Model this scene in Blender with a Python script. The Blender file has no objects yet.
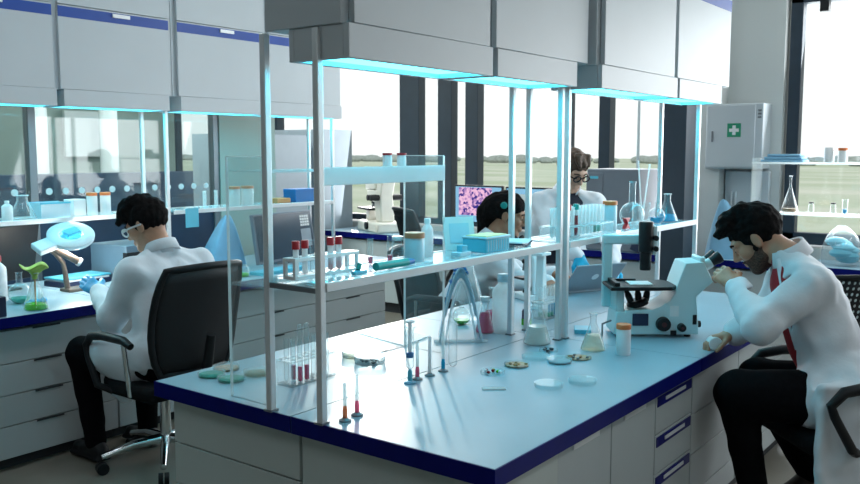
import bpy, bmesh, math, random
import numpy as np
from mathutils import Vector, Matrix
S = bpy.context.scene
COL = S.collection
random.seed(7)
PI = math.pi
V = Vector

# ------------------------------------------------------------------ helpers
class MB:
    """collects shapes into one mesh"""
    def __init__(s): s.bm = bmesh.new()
    def box(s, x0, x1, y0, y1, z0, z1, M=None):
        vs = [s.bm.verts.new((x, y, z)) for z in (z0, z1) for y in (y0, y1) for x in (x0, x1)]
        for f in ((0,2,3,1),(4,5,7,6),(0,1,5,4),(2,6,7,3),(0,4,6,2),(1,3,7,5)):
            s.bm.faces.new([vs[i] for i in f])
        if M is not None: bmesh.ops.transform(s.bm, matrix=M, verts=vs)
        return s
    def cyl(s, a, b, r, r2=None, n=20, cap=True):
        a, b = V(a), V(b); r2 = r if r2 is None else r2
        d = (b-a).normalized(); u = d.orthogonal().normalized(); w = d.cross(u)
        rings = []
        for p, q in ((a, r), (b, r2)):
            rings.append([s.bm.verts.new(p+(u*math.cos(2*PI*i/n)+w*math.sin(2*PI*i/n))*q) for i in range(n)])
        for i in range(n):
            s.bm.faces.new([rings[0][i], rings[0][(i+1)%n], rings[1][(i+1)%n], rings[1][i]])
        if cap:
            s.bm.faces.new(rings[0][::-1]); s.bm.faces.new(rings[1])
        return s
    def lathe(s, prof, c=(0,0,0), n=28, M=None):
        c = V(c); rings = []; allv = []
        for r, z in prof:
            if r < 1e-5: ring = [s.bm.verts.new(c+V((0,0,z)))]
            else: ring = [s.bm.verts.new(c+V((r*math.cos(2*PI*i/n), r*math.sin(2*PI*i/n), z))) for i in range(n)]
            rings.append(ring); allv += ring
        for A, B in zip(rings, rings[1:]):
            if len(A) == 1 and len(B) == 1: continue
            for i in range(n):
                j = (i+1) % n
                if len(A) == 1: s.bm.faces.new([A[0], B[j], B[i]])
                elif len(B) == 1: s.bm.faces.new([A[i], A[j], B[0]])
                else: s.bm.faces.new([A[i], A[j], B[j], B[i]])
        if M is not None: bmesh.ops.transform(s.bm, matrix=M, verts=allv)
        return s
    def tube(s, pts, r, n=10, closed=False):
        pts = [V(p) for p in pts]; m = len(pts); rr = r if isinstance(r, (list, tuple)) else [r]*m
        rings = []; u = None
        for i, p in enumerate(pts):
            if closed: d = pts[(i+1)%m]-pts[i-1]
            else: d = pts[min(i+1, m-1)]-pts[max(i-1, 0)]
            d.normalize()
            u = d.orthogonal().normalized() if u is None else (u-d*u.dot(d)).normalized()
            w = d.cross(u)
            rings.append([s.bm.verts.new(p+(u*math.cos(2*PI*k/n)+w*math.sin(2*PI*k/n))*rr[i]) for k in range(n)])
        for i in range(m if closed else m-1):
            A, B = rings[i], rings[(i+1)%m]
            for k in range(n): s.bm.faces.new([A[k], A[(k+1)%n], B[(k+1)%n], B[k]])
        if not closed:
            s.bm.faces.new(rings[0][::-1]); s.bm.faces.new(rings[-1])
        return s
    def sph(s, c, r, n=16):
        r = (r, r, r) if isinstance(r, (int, float)) else r
        M = Matrix.Translation(c) @ Matrix.Diagonal((*r, 1))
        bmesh.ops.create_uvsphere(s.bm, u_segments=n, v_segments=max(6, n//2), radius=1, matrix=M); return s
    def prism(s, poly, a, b, ax='y', M=None):
        """poly of 2-D points extruded from a to b along ax"""
        def P(p, t):
            return {'x': (t, p[0], p[1]), 'y': (p[0], t, p[1]), 'z': (p[0], p[1], t)}[ax]
        A = [s.bm.verts.new(P(p, a)) for p in poly]; B = [s.bm.verts.new(P(p, b)) for p in poly]
        n = len(poly)
        for i in range(n): s.bm.faces.new([A[i], A[(i+1)%n], B[(i+1)%n], B[i]])
        s.bm.faces.new(A[::-1]); s.bm.faces.new(B)
        if M is not None: bmesh.ops.transform(s.bm, matrix=M, verts=A+B)
        return s
    def surf(s, rows, closed=False):
        vs = [[s.bm.verts.new(p) for p in r] for r in rows]
        for A, B in zip(vs, vs[1:]):
            for i in range(len(A)-(0 if closed else 1)):
                j = (i+1) % len(A); s.bm.faces.new([A[i], A[j], B[j], B[i]])
        return s
    def move(s, M): bmesh.ops.transform(s.bm, matrix=M, verts=s.bm.verts[:]); return s
    def build(s, name, mat, parent=None, loc=None, rz=0, bev=0, solid=0, sub=0, label=None):
        bmesh.ops.recalc_face_normals(s.bm, faces=s.bm.faces[:])
        me = bpy.data.meshes.new(name); s.bm.to_mesh(me); s.bm.free()
        for p in me.polygons: p.use_smooth = True
        me.set_sharp_from_angle(angle=math.radians(38))
        return mesh_obj(name, me, mat, parent, loc, rz, bev, solid, sub, label)

def mesh_obj(name, me, mat, parent=None, loc=None, rz=0, bev=0, solid=0, sub=0, label=None):
    me.materials.append(mat)
    o = bpy.data.objects.new(name, me); COL.objects.link(o)
    if parent: o.parent = parent
    if loc: o.location = loc
    o.rotation_euler = (0, 0, rz)
    if solid:
        m = o.modifiers.new('s', 'SOLIDIFY'); m.thickness = solid; m.offset = 0
    if bev:
        m = o.modifiers.new('b', 'BEVEL'); m.width = bev; m.segments = 2; m.limit_method = 'ANGLE'; m.angle_limit = math.radians(40)
    if sub:
        m = o.modifiers.new('u', 'SUBSURF'); m.levels = sub; m.render_levels = sub
    if label: o['label'] = label
    return o
def tag(o, label, cat, group=None, kind=None):
    o['label'] = label; o['category'] = cat
    if group: o['group'] = group
    if kind: o['kind'] = kind
    return o
def thing(name, label, cat, loc=(0,0,0), rz=0, group=None):
    o = bpy.data.objects.new(name, None); COL.objects.link(o); o.empty_display_size = .05
    o.location = loc; o.rotation_euler = (0, 0, rz)
    return tag(o, label, cat, group)
def dup(root, loc, rz=None, label=None, group=None):
    r = root.copy(); COL.objects.link(r); r.location = loc
    if rz is not None: r.rotation_euler = (0, 0, rz)
    if label: r['label'] = label
    if group: r['group'] = group
    for ch in list(root.children):
        c = ch.copy(); COL.objects.link(c); c.parent = r
        for g in ch.children:
            d = g.copy(); COL.objects.link(d); d.parent = c
    return r
def struct(o, label=None):
    o['kind'] = 'structure'
    if label: o['label'] = label
    return o

# ---------------------------------------------------------------- materials
def newmat(name):
    m = bpy.data.materials.new(name); m.use_nodes = True
    nt = m.node_tree; nt.nodes.clear()
    out = nt.nodes.new('ShaderNodeOutputMaterial')
    return m, nt, out
def noise_col(nt, c, var, scale, detail=3):
    tc = nt.nodes.new('ShaderNodeTexCoord'); nz = nt.nodes.new('ShaderNodeTexNoise')
    nz.inputs['Scale'].default_value = scale; nz.inputs['Detail'].default_value = detail
    nt.links.new(tc.outputs['Object'], nz.inputs['Vector'])
    rp = nt.nodes.new('ShaderNodeValToRGB')
    rp.color_ramp.elements[0].position = .3; rp.color_ramp.elements[1].position = .7
    rp.color_ramp.elements[0].color = (*[max(0, v*(1-var)) for v in c], 1)
    rp.color_ramp.elements[1].color = (*[min(1, v*(1+var)) for v in c], 1)
    nt.links.new(nz.outputs['Fac'], rp.inputs['Fac'])
    return rp.outputs['Color'], nz, tc
def pmat(name, c, rough=.5, metal=0, var=.04, scale=8, bump=0, bscale=60, spec=.5, sheen=0, coat=0):
    m, nt, out = newmat(name)
    b = nt.nodes.new('ShaderNodeBsdfPrincipled')
    col, nz, tc = noise_col(nt, c, var, scale)
    nt.links.new(col, b.inputs['Base Color'])
    b.inputs['Roughness'].default_value = rough; b.inputs['Metallic'].default_value = metal
    b.inputs['Specular IOR Level'].default_value = spec
    if coat: b.inputs['Coat Weight'].default_value = coat
    if sheen: b.inputs['Sheen Weight'].default_value = sheen
    if bump:
        n2 = nt.nodes.new('ShaderNodeTexNoise'); n2.inputs['Scale'].default_value = bscale; n2.inputs['Detail'].default_value = 4
        nt.links.new(tc.outputs['Object'], n2.inputs['Vector'])
        bp = nt.nodes.new('ShaderNodeBump'); bp.inputs['Strength'].default_value = bump; bp.inputs['Distance'].default_value = .01
        nt.links.new(n2.outputs['Fac'], bp.inputs['Height']); nt.links.new(bp.outputs['Normal'], b.inputs['Normal'])
    nt.links.new(b.outputs[0], out.inputs[0])
    return m
def emat(name, c, s):
    m, nt, out = newmat(name)
    e = nt.nodes.new('ShaderNodeEmission'); e.inputs[0].default_value = (*c, 1); e.inputs[1].default_value = s
    nt.links.new(e.outputs[0], out.inputs[0]); return m
def glassmat(name, tint=(.95,.98,.98), milk=.03, milkcol=(.85,.93,.95), edge=.35, gl=1.0, rough=.03, gz=.55, ep=1.8, gb=.035, tr=0):
    """thin clear wall: tinted see-through, fresnel reflection, a milky share that grows at the rim"""
    m, nt, out = newmat(name); N = nt.nodes.new; L = nt.links.new
    t = N('ShaderNodeBsdfTransparent'); t.inputs[0].default_value = (*tint, 1)
    d = N('ShaderNodeBsdfDiffuse')
    col, nz, tc = noise_col(nt, milkcol, .05, 30); L(col, d.inputs[0])
    dd = d
    if tr:
        tl = N('ShaderNodeBsdfTranslucent'); L(col, tl.inputs[0]); dd = N('ShaderNodeMixShader'); dd.inputs[0].default_value = tr
        L(d.outputs[0], dd.inputs[1]); L(tl.outputs[0], dd.inputs[2])
    lw = N('ShaderNodeLayerWeight'); lw.inputs[0].default_value = .5
    p3 = N('ShaderNodeMath'); p3.operation = 'POWER'; p3.inputs[1].default_value = ep; L(lw.outputs['Facing'], p3.inputs[0])
    ma = N('ShaderNodeMath'); ma.operation = 'MULTIPLY_ADD'; ma.inputs[1].default_value = edge; ma.inputs[2].default_value = milk
    L(p3.outputs[0], ma.inputs[0])
    m1 = N('ShaderNodeMixShader'); L(ma.outputs[0], m1.inputs[0]); L(t.outputs[0], m1.inputs[1]); L(dd.outputs[0], m1.inputs[2])
    g = N('ShaderNodeBsdfGlossy'); g.inputs['Roughness'].default_value = rough; g.inputs[0].default_value = (gl, gl, gl, 1)
    pw = N('ShaderNodeMath'); pw.operation = 'POWER'; pw.inputs[1].default_value = 4.0; L(lw.outputs['Facing'], pw.inputs[0])
    fr = N('ShaderNodeMath'); fr.operation = 'MULTIPLY_ADD'; fr.inputs[1].default_value = gz; fr.inputs[2].default_value = gb; L(pw.outputs[0], fr.inputs[0])
    m2 = N('ShaderNodeMixShader'); L(fr.outputs[0], m2.inputs[0]); L(m1.outputs[0], m2.inputs[1]); L(g.outputs[0], m2.inputs[2])
    L(m2.outputs[0], out.inputs[0]); return m
def lipmat():
    m, nt, out = newmat('frosted_white_lip'); N = nt.nodes.new; L = nt.links.new
    d = N('ShaderNodeBsdfDiffuse'); t = N('ShaderNodeBsdfTranslucent'); x = N('ShaderNodeMixShader'); x.inputs[0].default_value = .75
    col, nz, tc = noise_col(nt, (.90,.90,.91), .02, 10); L(col, d.inputs[0]); L(col, t.inputs[0])
    L(d.outputs[0], x.inputs[1]); L(t.outputs[0], x.inputs[2]); L(x.outputs[0], out.inputs[0]); return m
def liqmat(name, c, dens=.6):
    m, nt, out = newmat(name); N = nt.nodes.new; L = nt.links.new
    t = N('ShaderNodeBsdfTransparent'); t.inputs[0].default_value = (*[v**.5 for v in c], 1)
    b = N('ShaderNodeBsdfPrincipled'); b.inputs['Roughness'].default_value = .1
    col, nz, tc = noise_col(nt, c, .08, 25); L(col, b.inputs['Base Color'])
    m1 = N('ShaderNodeMixShader'); m1.inputs[0].default_value = dens; L(t.outputs[0], m1.inputs[1]); L(b.outputs[0], m1.inputs[2])
    L(m1.outputs[0], out.inputs[0]); return m

M = {}
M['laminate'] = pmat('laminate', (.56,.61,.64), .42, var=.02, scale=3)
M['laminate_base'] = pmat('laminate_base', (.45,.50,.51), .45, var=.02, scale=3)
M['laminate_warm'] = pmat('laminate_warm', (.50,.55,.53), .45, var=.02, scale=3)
M['gap'] = pmat('gap', (.03,.035,.04), .7)
M['top'] = pmat('worktop', (.27,.41,.49), .36, var=.03, scale=5, spec=.42)
M['edge'] = pmat('blue_edge', (.001,.004,.13), .4, var=.1, scale=20, spec=.12)
M['stripe'] = pmat('blue_stripe', (.012,.07,.36), .4)
M['alu'] = pmat('aluminium', (.76,.79,.80), .4, .35, var=.03, scale=10)
M['chrome'] = pmat('chrome', (.75,.77,.78), .15, 1)
M['steel'] = pmat('dark_steel', (.22,.24,.26), .4, .6)
M['white'] = pmat('white_plastic', (.80,.83,.84), .35)
M['offwhite'] = pmat('offwhite_paint', (.70,.73,.72), .6, var=.02, scale=2, bump=.05, bscale=120)
M['wallgrey'] = pmat('wall_paint', (.60,.63,.62), .7, var=.03, scale=1.5, bump=.06, bscale=90)
M['wallmid'] = pmat('grey_wall_paint', (.30,.32,.33), .7)
M['black'] = pmat('black_plastic', (.009,.010,.012), .45, var=.2, spec=.3)
M['blackfab'] = pmat('black_fabric', (.005,.005,.006), .9, var=.3, scale=60, bump=.15, bscale=300, spec=.15)
M['navy'] = pmat('navy', (.01,.02,.06), .5, var=.2)
M['slate'] = pmat('slate_frame', (.018,.035,.055), .5, var=.1)
M['greybox'] = pmat('grey_casing', (.17,.20,.24), .5, var=.05)
M['greyblue'] = pmat('greyblue_casing', (.30,.36,.41), .5, var=.04)
M['floor'] = pmat('floor_vinyl', (.23,.215,.18), .32, var=.06, scale=6, bump=.03)
M['scope'] = pmat('microscope_paint', (.55,.72,.74), .35, var=.02)
M['cream'] = pmat('cream_paint', (.70,.68,.60), .4)
M['coat'] = pmat('lab_coat_cotton', (.74,.79,.84), .85, var=.03, scale=14, bump=.25, bscale=25)
M['trouser'] = pmat('trouser_cloth', (.004,.004,.005), .95, var=.2, scale=50, bump=.1, spec=.08)
M['red'] = pmat('red_cloth', (.36,.012,.02), .8, var=.15, scale=20, bump=.1)
M['striped'] = None
M['darkshirt'] = pmat('dark_shirt', (.015,.02,.04), .8)
M['skinA'] = pmat('skin_tan', (.50,.27,.17), .5, var=.1, scale=25)
M['skinB'] = pmat('skin_light', (.58,.35,.25), .5, var=.1, scale=25)
M['skinC'] = pmat('skin_brown', (.34,.17,.10), .5, var=.1, scale=25)
M['hairblack'] = pmat('hair_black', (.006,.005,.005), .8, spec=.12, var=.5, scale=60, bump=.7, bscale=70)
M['hairbrown'] = pmat('hair_brown', (.075,.040,.022), .55, var=.4, scale=60, bump=.6, bscale=90)
M['beard'] = pmat('beard_stubble', (.085,.050,.036), .9, var=.6, scale=160, bump=.4, bscale=250)
M['lip'] = pmat('lip', (.33,.12,.10), .5)
M['eye'] = pmat('eye', (.03,.02,.02), .2)
M['shoe'] = pmat('shoe_leather', (.035,.016,.012), .4, var=.2)
M['glove'] = pmat('nitrile_glove', (.04,.33,.62), .45, var=.1, scale=25, bump=.15, bscale=60)
M['glovecyan'] = pmat('nitrile_glove_bright', (.0,.42,.68), .4, var=.1, scale=25, bump=.15, bscale=60)
M['orange'] = pmat('orange_cap', (.72,.20,.06), .45)
M['brownlid'] = pmat('brown_lid', (.50,.22,.11), .5)
M['redcap'] = pmat('red_cap', (.50,.02,.03), .4)
M['teal'] = pmat('teal_plastic', (.0,.30,.27), .4)
M['cyan'] = pmat('cyan_plastic', (.10,.52,.68), .35, var=.06)
M['cyandeep'] = pmat('blue_plastic', (.02,.16,.42), .35)
M['paleblue'] = pmat('pale_blue_plastic', (.50,.70,.78), .4, var=.04)
M['cloth_blue'] = pmat('blue_dust_cover', (.22,.46,.66), .7, var=.1, scale=6, bump=.3, bscale=12)
M['paper'] = pmat('paper', (.78,.80,.80), .8, var=.02)
M['yellow'] = pmat('yellow_card', (.75,.68,.35), .6)
M['bronze'] = pmat('bronze_paint', (.20,.15,.12), .35, .5)
M['green'] = pmat('green_leaf', (.42,.55,.08), .6, var=.3, scale=30)
M['pill'] = pmat('brown_agar', (.33,.20,.10), .4, var=.5, scale=80)
M['orange_wood'] = pmat('tan_card', (.55,.27,.10), .6)
M['glass'] = glassmat('lab_glass', milk=.05, edge=.55)
M['dishglass'] = glassmat('dish_glass', milk=.025, edge=.40, ep=3.5, gz=.10, gb=.015)
M['slateblue'] = pmat('slate_blue_casing', (.09,.16,.22), .45, var=.05)
M['acrylic'] = glassmat('acrylic_sheet', milk=.07, edge=.08, milkcol=(.90,.95,.96), gz=.18)
M['acryledge'] = glassmat('acrylic_edge', milk=.62, edge=.1, milkcol=(.88,.94,.95), tr=.5)
M['frost'] = glassmat('frosted_acrylic', milk=.93, edge=.05, milkcol=(.93,.93,.94), rough=.3, gz=.1, tr=.5)
M['clearplate'] = glassmat('clear_plate', milk=.16, edge=.2, milkcol=(.88,.94,.96), gz=.2, tr=.5)
M['shelfglass'] = glassmat('shelf_glass', tint=(.86,.94,.95), milk=.22, edge=.10, milkcol=(.72,.86,.90))
M['lip'+'_white'] = lipmat()
M['pane'] = glassmat('window_pane', tint=(.97,.98,.98), milk=.01, edge=.02)
M['partition'] = glassmat('partition_pane', tint=(.84,.90,.90), milk=.015, edge=.02, gz=.12)
M['pe'] = glassmat('translucent_poly', tint=(.86,.95,.97), milk=.55, edge=.25, milkcol=(.86,.95,.97), rough=.3, gz=.15, tr=.6)
M['bluefilm'] = glassmat('blue_film', tint=(.45,.75,.92), milk=.45, edge=.25, milkcol=(.30,.62,.82))
M['liq_green'] = liqmat('green_liquid', (.10,.62,.02), .75)
M['liq_teal'] = liqmat('teal_liquid', (.10,.55,.42), .6)
M['liq_pink'] = liqmat('pink_liquid', (.72,.13,.25), .6)
M['liq_blue'] = liqmat('blue_liquid', (.02,.45,.72), .65)
M['liq_amber'] = liqmat('pale_liquid', (.80,.76,.60), .22)
M['liq_white'] = liqmat('milky_liquid', (.78,.82,.78), .9)
M['liq_red'] = liqmat('dark_red_liquid', (.35,.03,.05), .85)
M['liq_orange'] = liqmat('orange_liquid', (.70,.22,.10), .7)
M['led'] = emat('led_cyan', (.030,.42,.55), 12.5)
M['lamp'] = emat('ring_lamp', (1,.97,.88), 6)
def screenmat(name):
    m, nt, out = newmat(name); N = nt.nodes.new; L = nt.links.new
    tc = N('ShaderNodeTexCoord'); vo = N('ShaderNodeTexVoronoi'); vo.inputs['Scale'].default_value = 48
    L(tc.outputs['Object'], vo.inputs['Vector'])
    rp = N('ShaderNodeValToRGB'); e = rp.color_ramp.elements
    e[0].color = (.04,.03,.22,1); e[0].position = .2; e[1].color = (.75,.45,.62,1); e[1].position = .65
    x = e.new(.45); x.color = (.45,.25,.50,1)
    s = N('ShaderNodeSeparateColor'); L(vo.outputs['Color'], s.inputs[0]); L(s.outputs[0], rp.inputs[0])
    em = N('ShaderNodeEmission'); em.inputs[1].default_value = .85; L(rp.outputs[0], em.inputs[0])
    L(em.outputs[0], out.inputs[0]); return m
M['cells'] = screenmat('cell_micrograph')
M['screen_blue'] = emat('screen_background', (.20,.42,.60), .9)
M['screen_dark'] = pmat('screen_dark', (.05,.08,.11), .15)
def stripemat():
    m, nt, out = newmat('striped_cloth'); N = nt.nodes.new; L = nt.links.new
    tc = N('ShaderNodeTexCoord'); wv = N('ShaderNodeTexWave'); wv.bands_direction = 'Z'; wv.inputs['Scale'].default_value = 9; L(tc.outputs['Object'], wv.inputs['Vector'])
    rp = N('ShaderNodeValToRGB'); rp.color_ramp.interpolation = 'CONSTANT'; e = rp.color_ramp.elements
    e[0].color = (.80,.80,.80,1); e[1].color = (.45,.06,.06,1); e[1].position = .62; L(wv.outputs['Fac'], rp.inputs[0])
    b = N('ShaderNodeBsdfPrincipled'); b.inputs['Roughness'].default_value = .9; L(rp.outputs[0], b.inputs['Base Color']); L(b.outputs[0], out.inputs[0]); return m
M['striped'] = stripemat()
def dotmesh(name, c, scale, hole):
    m, nt, out = newmat(name); N = nt.nodes.new; L = nt.links.new
    tc = N('ShaderNodeTexCoord'); mp = N('ShaderNodeMapping'); mp.inputs['Scale'].default_value = (scale, 0, scale*.8)
    vo = N('ShaderNodeTexVoronoi'); vo.inputs['Scale'].default_value = 1; vo.inputs['Randomness'].default_value = .12
    L(tc.outputs['Object'], mp.inputs[0]); L(mp.outputs[0], vo.inputs['Vector'])
    lt = N('ShaderNodeMath'); lt.operation = 'LESS_THAN'; lt.inputs[1].default_value = hole; L(vo.outputs['Distance'], lt.inputs[0])
    b = N('ShaderNodeBsdfPrincipled'); b.inputs['Base Color'].default_value = (*c, 1); b.inputs['Roughness'].default_value = .6
    t = N('ShaderNodeBsdfTransparent'); mx = N('ShaderNodeMixShader')
    L(lt.outputs[0], mx.inputs[0]); L(b.outputs[0], mx.inputs[1]); L(t.outputs[0], mx.inputs[2]); L(mx.outputs[0], out.inputs[0]); return m
M['meshback'] = dotmesh('fine_mesh', (.005,.005,.007), 260, .16)
M['dotback'] = dotmesh('perforated_mesh', (.008,.008,.012), 42, .30)
def fieldmat():  # haze is put into the grass colours, paler and greyer
    m, nt, out = newmat('hazed_field_grass'); N = nt.nodes.new; L = nt.links.new
    tc = N('ShaderNodeTexCoord'); mp = N('ShaderNodeMapping'); mp.inputs['Scale'].default_value = (.10,.03,1)
    nz = N('ShaderNodeTexNoise'); nz.inputs['Scale'].default_value = 1.6; nz.inputs['Detail'].default_value = 6
    L(tc.outputs['Object'], mp.inputs[0]); L(mp.outputs[0], nz.inputs['Vector'])
    rp = N('ShaderNodeValToRGB'); e = rp.color_ramp.elements
    e[0].color = (.38,.43,.28,1); e[0].position = .30; e[1].color = (.64,.62,.52,1); e[1].position = .72
    x = e.new(.5); x.color = (.50,.53,.40,1)
    L(nz.outputs['Fac'], rp.inputs[0])
    b = N('ShaderNodeBsdfPrincipled'); b.inputs['Roughness'].default_value = 1; b.inputs['Specular IOR Level'].default_value = 0
    L(rp.outputs[0], b.inputs['Base Color']); L(b.outputs[0], out.inputs[0]); return m
M['field'] = fieldmat()
M['hedge'] = pmat('hazed_hedge_leaf', (.32,.35,.31), 1, var=.2, scale=2, spec=0)  # leaf colour lightened to carry the distance haze
M['corridor'] = pmat('corridor_paint', (.34,.42,.38), .7, var=.08, scale=1.2)
M['corridor_blue'] = pmat('corridor_navy', (.012,.035,.075), .5, var=.3, scale=3)

# ------------------------------------------------------------------ setting
ZT = .74                                   # worktop height
FX = 6.70                                  # far window wall
def B(*a): return MB().box(*a)
struct(B(-2.5, 8.2, -3.2, 9.2, -.06, 0).build('floor', M['floor']))
struct(B(-2.5, 6.9, -3.2, 9.2, 3.02, 3.1).build('ceiling', M['offwhite']))
# far wall: solid strip between the windows, pier and reveal, spandrel, header
w = MB()
w.box(FX, FX+.28, 1.80, 2.38, 0, 3.02)       # strip with the first aid cabinet
w.box(FX, FX+.28, -3.2, 1.80, 0, .80); w.box(FX, FX+.28, 2.38, 9.2, 0, .78)
w.box(FX, FX+.28, -3.2, 1.80, 2.68, 3.02); w.box(FX, FX+.28, 2.38, 9.2, 2.75, 3.02)
w.box(FX, FX+.28, -3.2, -2.2, .80, 2.68)
struct(w.build('wall_far', M['wallgrey']))
struct(B(-2.5, 6.9, -3.3, -3.2, 0, 3.02).build('wall_right', M['wallmid']))
struct(B(-2.6, -2.5, -3.3, 9.15, 0, 3.02).build('wall_back', M['wallmid']))
# right window
def window(name, y0, y1, z0, z1, bars, fw=.075, mat='slate'):
    f = MB(); x0, x1 = FX+.05, FX+.14
    f.box(x0, x1, y0, y1, z0, z0+fw); f.box(x0, x1, y0, y1, z1-fw, z1)
    f.box(x0, x1, y0, y0+fw, z0, z1); f.box(x0, x1, y1-fw, y1, z0, z1)
    for b0, b1 in bars: f.box(x0-.02, x1, b0, b1, z0+fw, z1-fw)
    o = struct(f.build(name, M[mat], bev=.004))
    p = MB()
    p.box(x0+.05, x0+.056, y0+fw*.5, y1-fw*.5, z0+fw*.5, z1-fw*.5)
    p.build('window_pane', M['pane'], o)
    return o
window('window_1', -2.2, 1.78, .82, 2.66, [(-.6,-.5)], .085)
MB().box(FX+.03, FX+.09, 1.52, 1.58, 2.50, 2.60).build('window_latch', M['black'], bpy.data.objects['window_1'])
window('window_2', 2.40, 9.1, .80, 2.73, [(3.19,3.29),(3.57,3.68),(4.52,4.66),(4.82,4.98),(5.21,5.45),(7.2,7.3)], .06)
struct(B(5.82, 6.02, 2.19, 2.375, 0, 3.02).build('trim_1', M['slate'], bev=.004), 'dark slate column in front of the far windows')
struct(B(6.55, 6.70, 2.20, 2.40, 0, 3.02).build('trim_2', M['wallgrey'], bev=.004))
# left: glazed partition with a corridor behind
PY = 5.15
f = MB()
for x in (-2.0, 0.2, 1.5, 2.75, 4.15): f.box(x, x+.05, PY-.03, PY+.03, 0, 2.95)
f.box(-2.0, 4.2, PY-.03, PY+.03, 2.95, 3.02); f.box(-2.0, 4.2, PY-.03, PY+.03, 0, .06)
part_ = struct(f.build('wall_left', M['steel'], bev=.003))
MB().box(-1.98, 4.17, PY-.005, PY+.005, 1.06, 2.95).build('partition_pane', M['partition'], part_)
MB().box(-1.98, 4.17, PY-.012, PY+.012, .06, 1.06).build('lower_panel', M['corridor_blue'], part_)
d = MB()
for i in range(17):
    x = 2.55+i*.11
    if i in (9,): continue
    d.cyl((x, PY-.012, 1.255), (x, PY-.006, 1.255), .021, n=18)
d.build('dot_band', M['paper'], part_)
struct(B(4.2, 4.75, PY-.04, PY+.04, 0, 3.02).build('wall_left_panel', M['corridor']))
struct(B(-2.5, 6.7, 9.0, 9.15, 0, 3.02).build('wall_corridor', M['corridor']))
c = MB(); c.box(1.0, 6.2, 7.6, 7.62, 0, 1.30); 
tag(c.build('low_screen', M['corridor_blue'], bev=.02), 'long dark navy low screen seen through the dotted glass partition', 'screen')
# big curved tubes in the corridor
def arch(x, y, label, r=.11):
    t = MB(); pts = [(x, y, .0)] + [(x, y, z) for z in (1.2,1.5,1.8,2.0)] + [(x-.55*(1-math.cos(a)), y, 2.0+.7*math.sin(a)) for a in [i*PI/2/7 for i in range(1, 8)]] + [(x-1.2, y, 2.7)]
    t.tube(pts, r, 16)
    o = t.build('curved_duct', M['white']); tag(o, label, 'duct', 'curved ducts in the corridor'); return o
arch(3.05, 8.0, 'curved metal duct behind the glass at the far left edge')
arch(4.42, 8.05, 'curved metal duct behind the glass, middle of three', .09)
arch(5.05, 7.85, 'curved metal duct behind the glass, rightmost of three', .09)
o = B(4.0, 4.12, 8.3, 8.42, 0, 3.0).build('corridor_post', M['alu'], bev=.01); tag(o, 'straight pale metal post beside the curved ducts in the corridor', 'post')
o = MB().box(5.2,5.75,7.2,7.24,1.45,1.95).build('wall_notice', M['paper']); 
o.location = (0,1.7,0); tag(o, 'pale notice board on the corridor wall behind the glass', 'notice')
# outside
g = MB()
g.box(7.0, 260, -160, 220, -.62, -.60)
struct(g.build('ground_field', M['field']))
h = MB(); rnd = random.Random(3)
for i in range(230):
    y = -120+i*1.45+rnd.uniform(-.5,.5); r = rnd.uniform(1.2, 2.6)
    r *= .45; h.sph((rnd.uniform(140,170), y, -.5+r*.35), (r*2, r*2.2, r*.95), 8)
tag(h.build('hedgerow', M['hedge']), 'long dark hedgerow on the horizon beyond the field', 'hedge', kind='stuff')
def pole(x, y, h, label):
    m = MB(); m.cyl((0,0,0), (0,0,h), .09, .05, 8); m.box(-.05,.05,-.6,.6,h-.5,h-.38)
    tag(m.build('utility_pole', M['greyblue'], loc=(x,y,-.6)), label, 'pole', 'poles out in the field')
pole(42, 18.3, 9, 'thin utility pole in the field seen left of the dark column')
pole(60, 46, 9, 'thin utility pole in the field seen through the sunny left window')
pole(60, 5.2, 1.9, 'short post in the grass outside the right window')
# ---------------------------------------------------------------- camera + light
cam = bpy.data.cameras.new('camera'); co = bpy.data.objects.new('camera', cam); COL.objects.link(co)
pitch = math.atan(90/865); az = math.radians(37)
vh = V((math.cos(az), math.sin(az), 0)); fwd = vh*math.cos(pitch)+V((0,0,-math.sin(pitch)))
co.location = (0, 0, 1.5); co.rotation_euler = fwd.to_track_quat('-Z', 'Y').to_euler()
cam.sensor_width = 36; cam.lens = 36*865/860; cam.clip_start = .05; cam.clip_end = 800
cam.dof.use_dof = True; cam.dof.focus_distance = 3.2; cam.dof.aperture_fstop = 9
S.camera = co
W = bpy.data.worlds.new('World'); S.world = W; W.use_nodes = True
nt = W.node_tree; nt.nodes.clear()
out = nt.nodes.new('ShaderNodeOutputWorld'); bg = nt.nodes.new('ShaderNodeBackground')
tc = nt.nodes.new('ShaderNodeTexCoord'); sp = nt.nodes.new('ShaderNodeSeparateXYZ'); rp = nt.nodes.new('ShaderNodeValToRGB')
nt.links.new(tc.outputs['Generated'], sp.inputs[0]); nt.links.new(sp.outputs['Z'], rp.inputs[0])
e = rp.color_ramp.elements
e[0].position = 0; e[0].color = (.86,.89,.88,1); e[1].position = .6; e[1].color = (.86,.93,.98,1)
nt.links.new(rp.outputs[0], bg.inputs[0]); bg.inputs[1].default_value = 1.0
nt.links.new(bg.outputs[0], out.inputs[0])
def lamp(kind, name, loc, energy, color, target=None, spec=1, **k):
    l = bpy.data.lights.new(name, kind); l.energy = energy; l.color = color
    for a, b in k.items(): setattr(l, a, b)
    l.specular_factor = spec
    o = bpy.data.objects.new(name, l); COL.objects.link(o); o.location = loc
    if target is not None: o.rotation_euler = (V(target)-V(loc)).to_track_quat('-Z', 'Y').to_euler()
    return o
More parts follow.
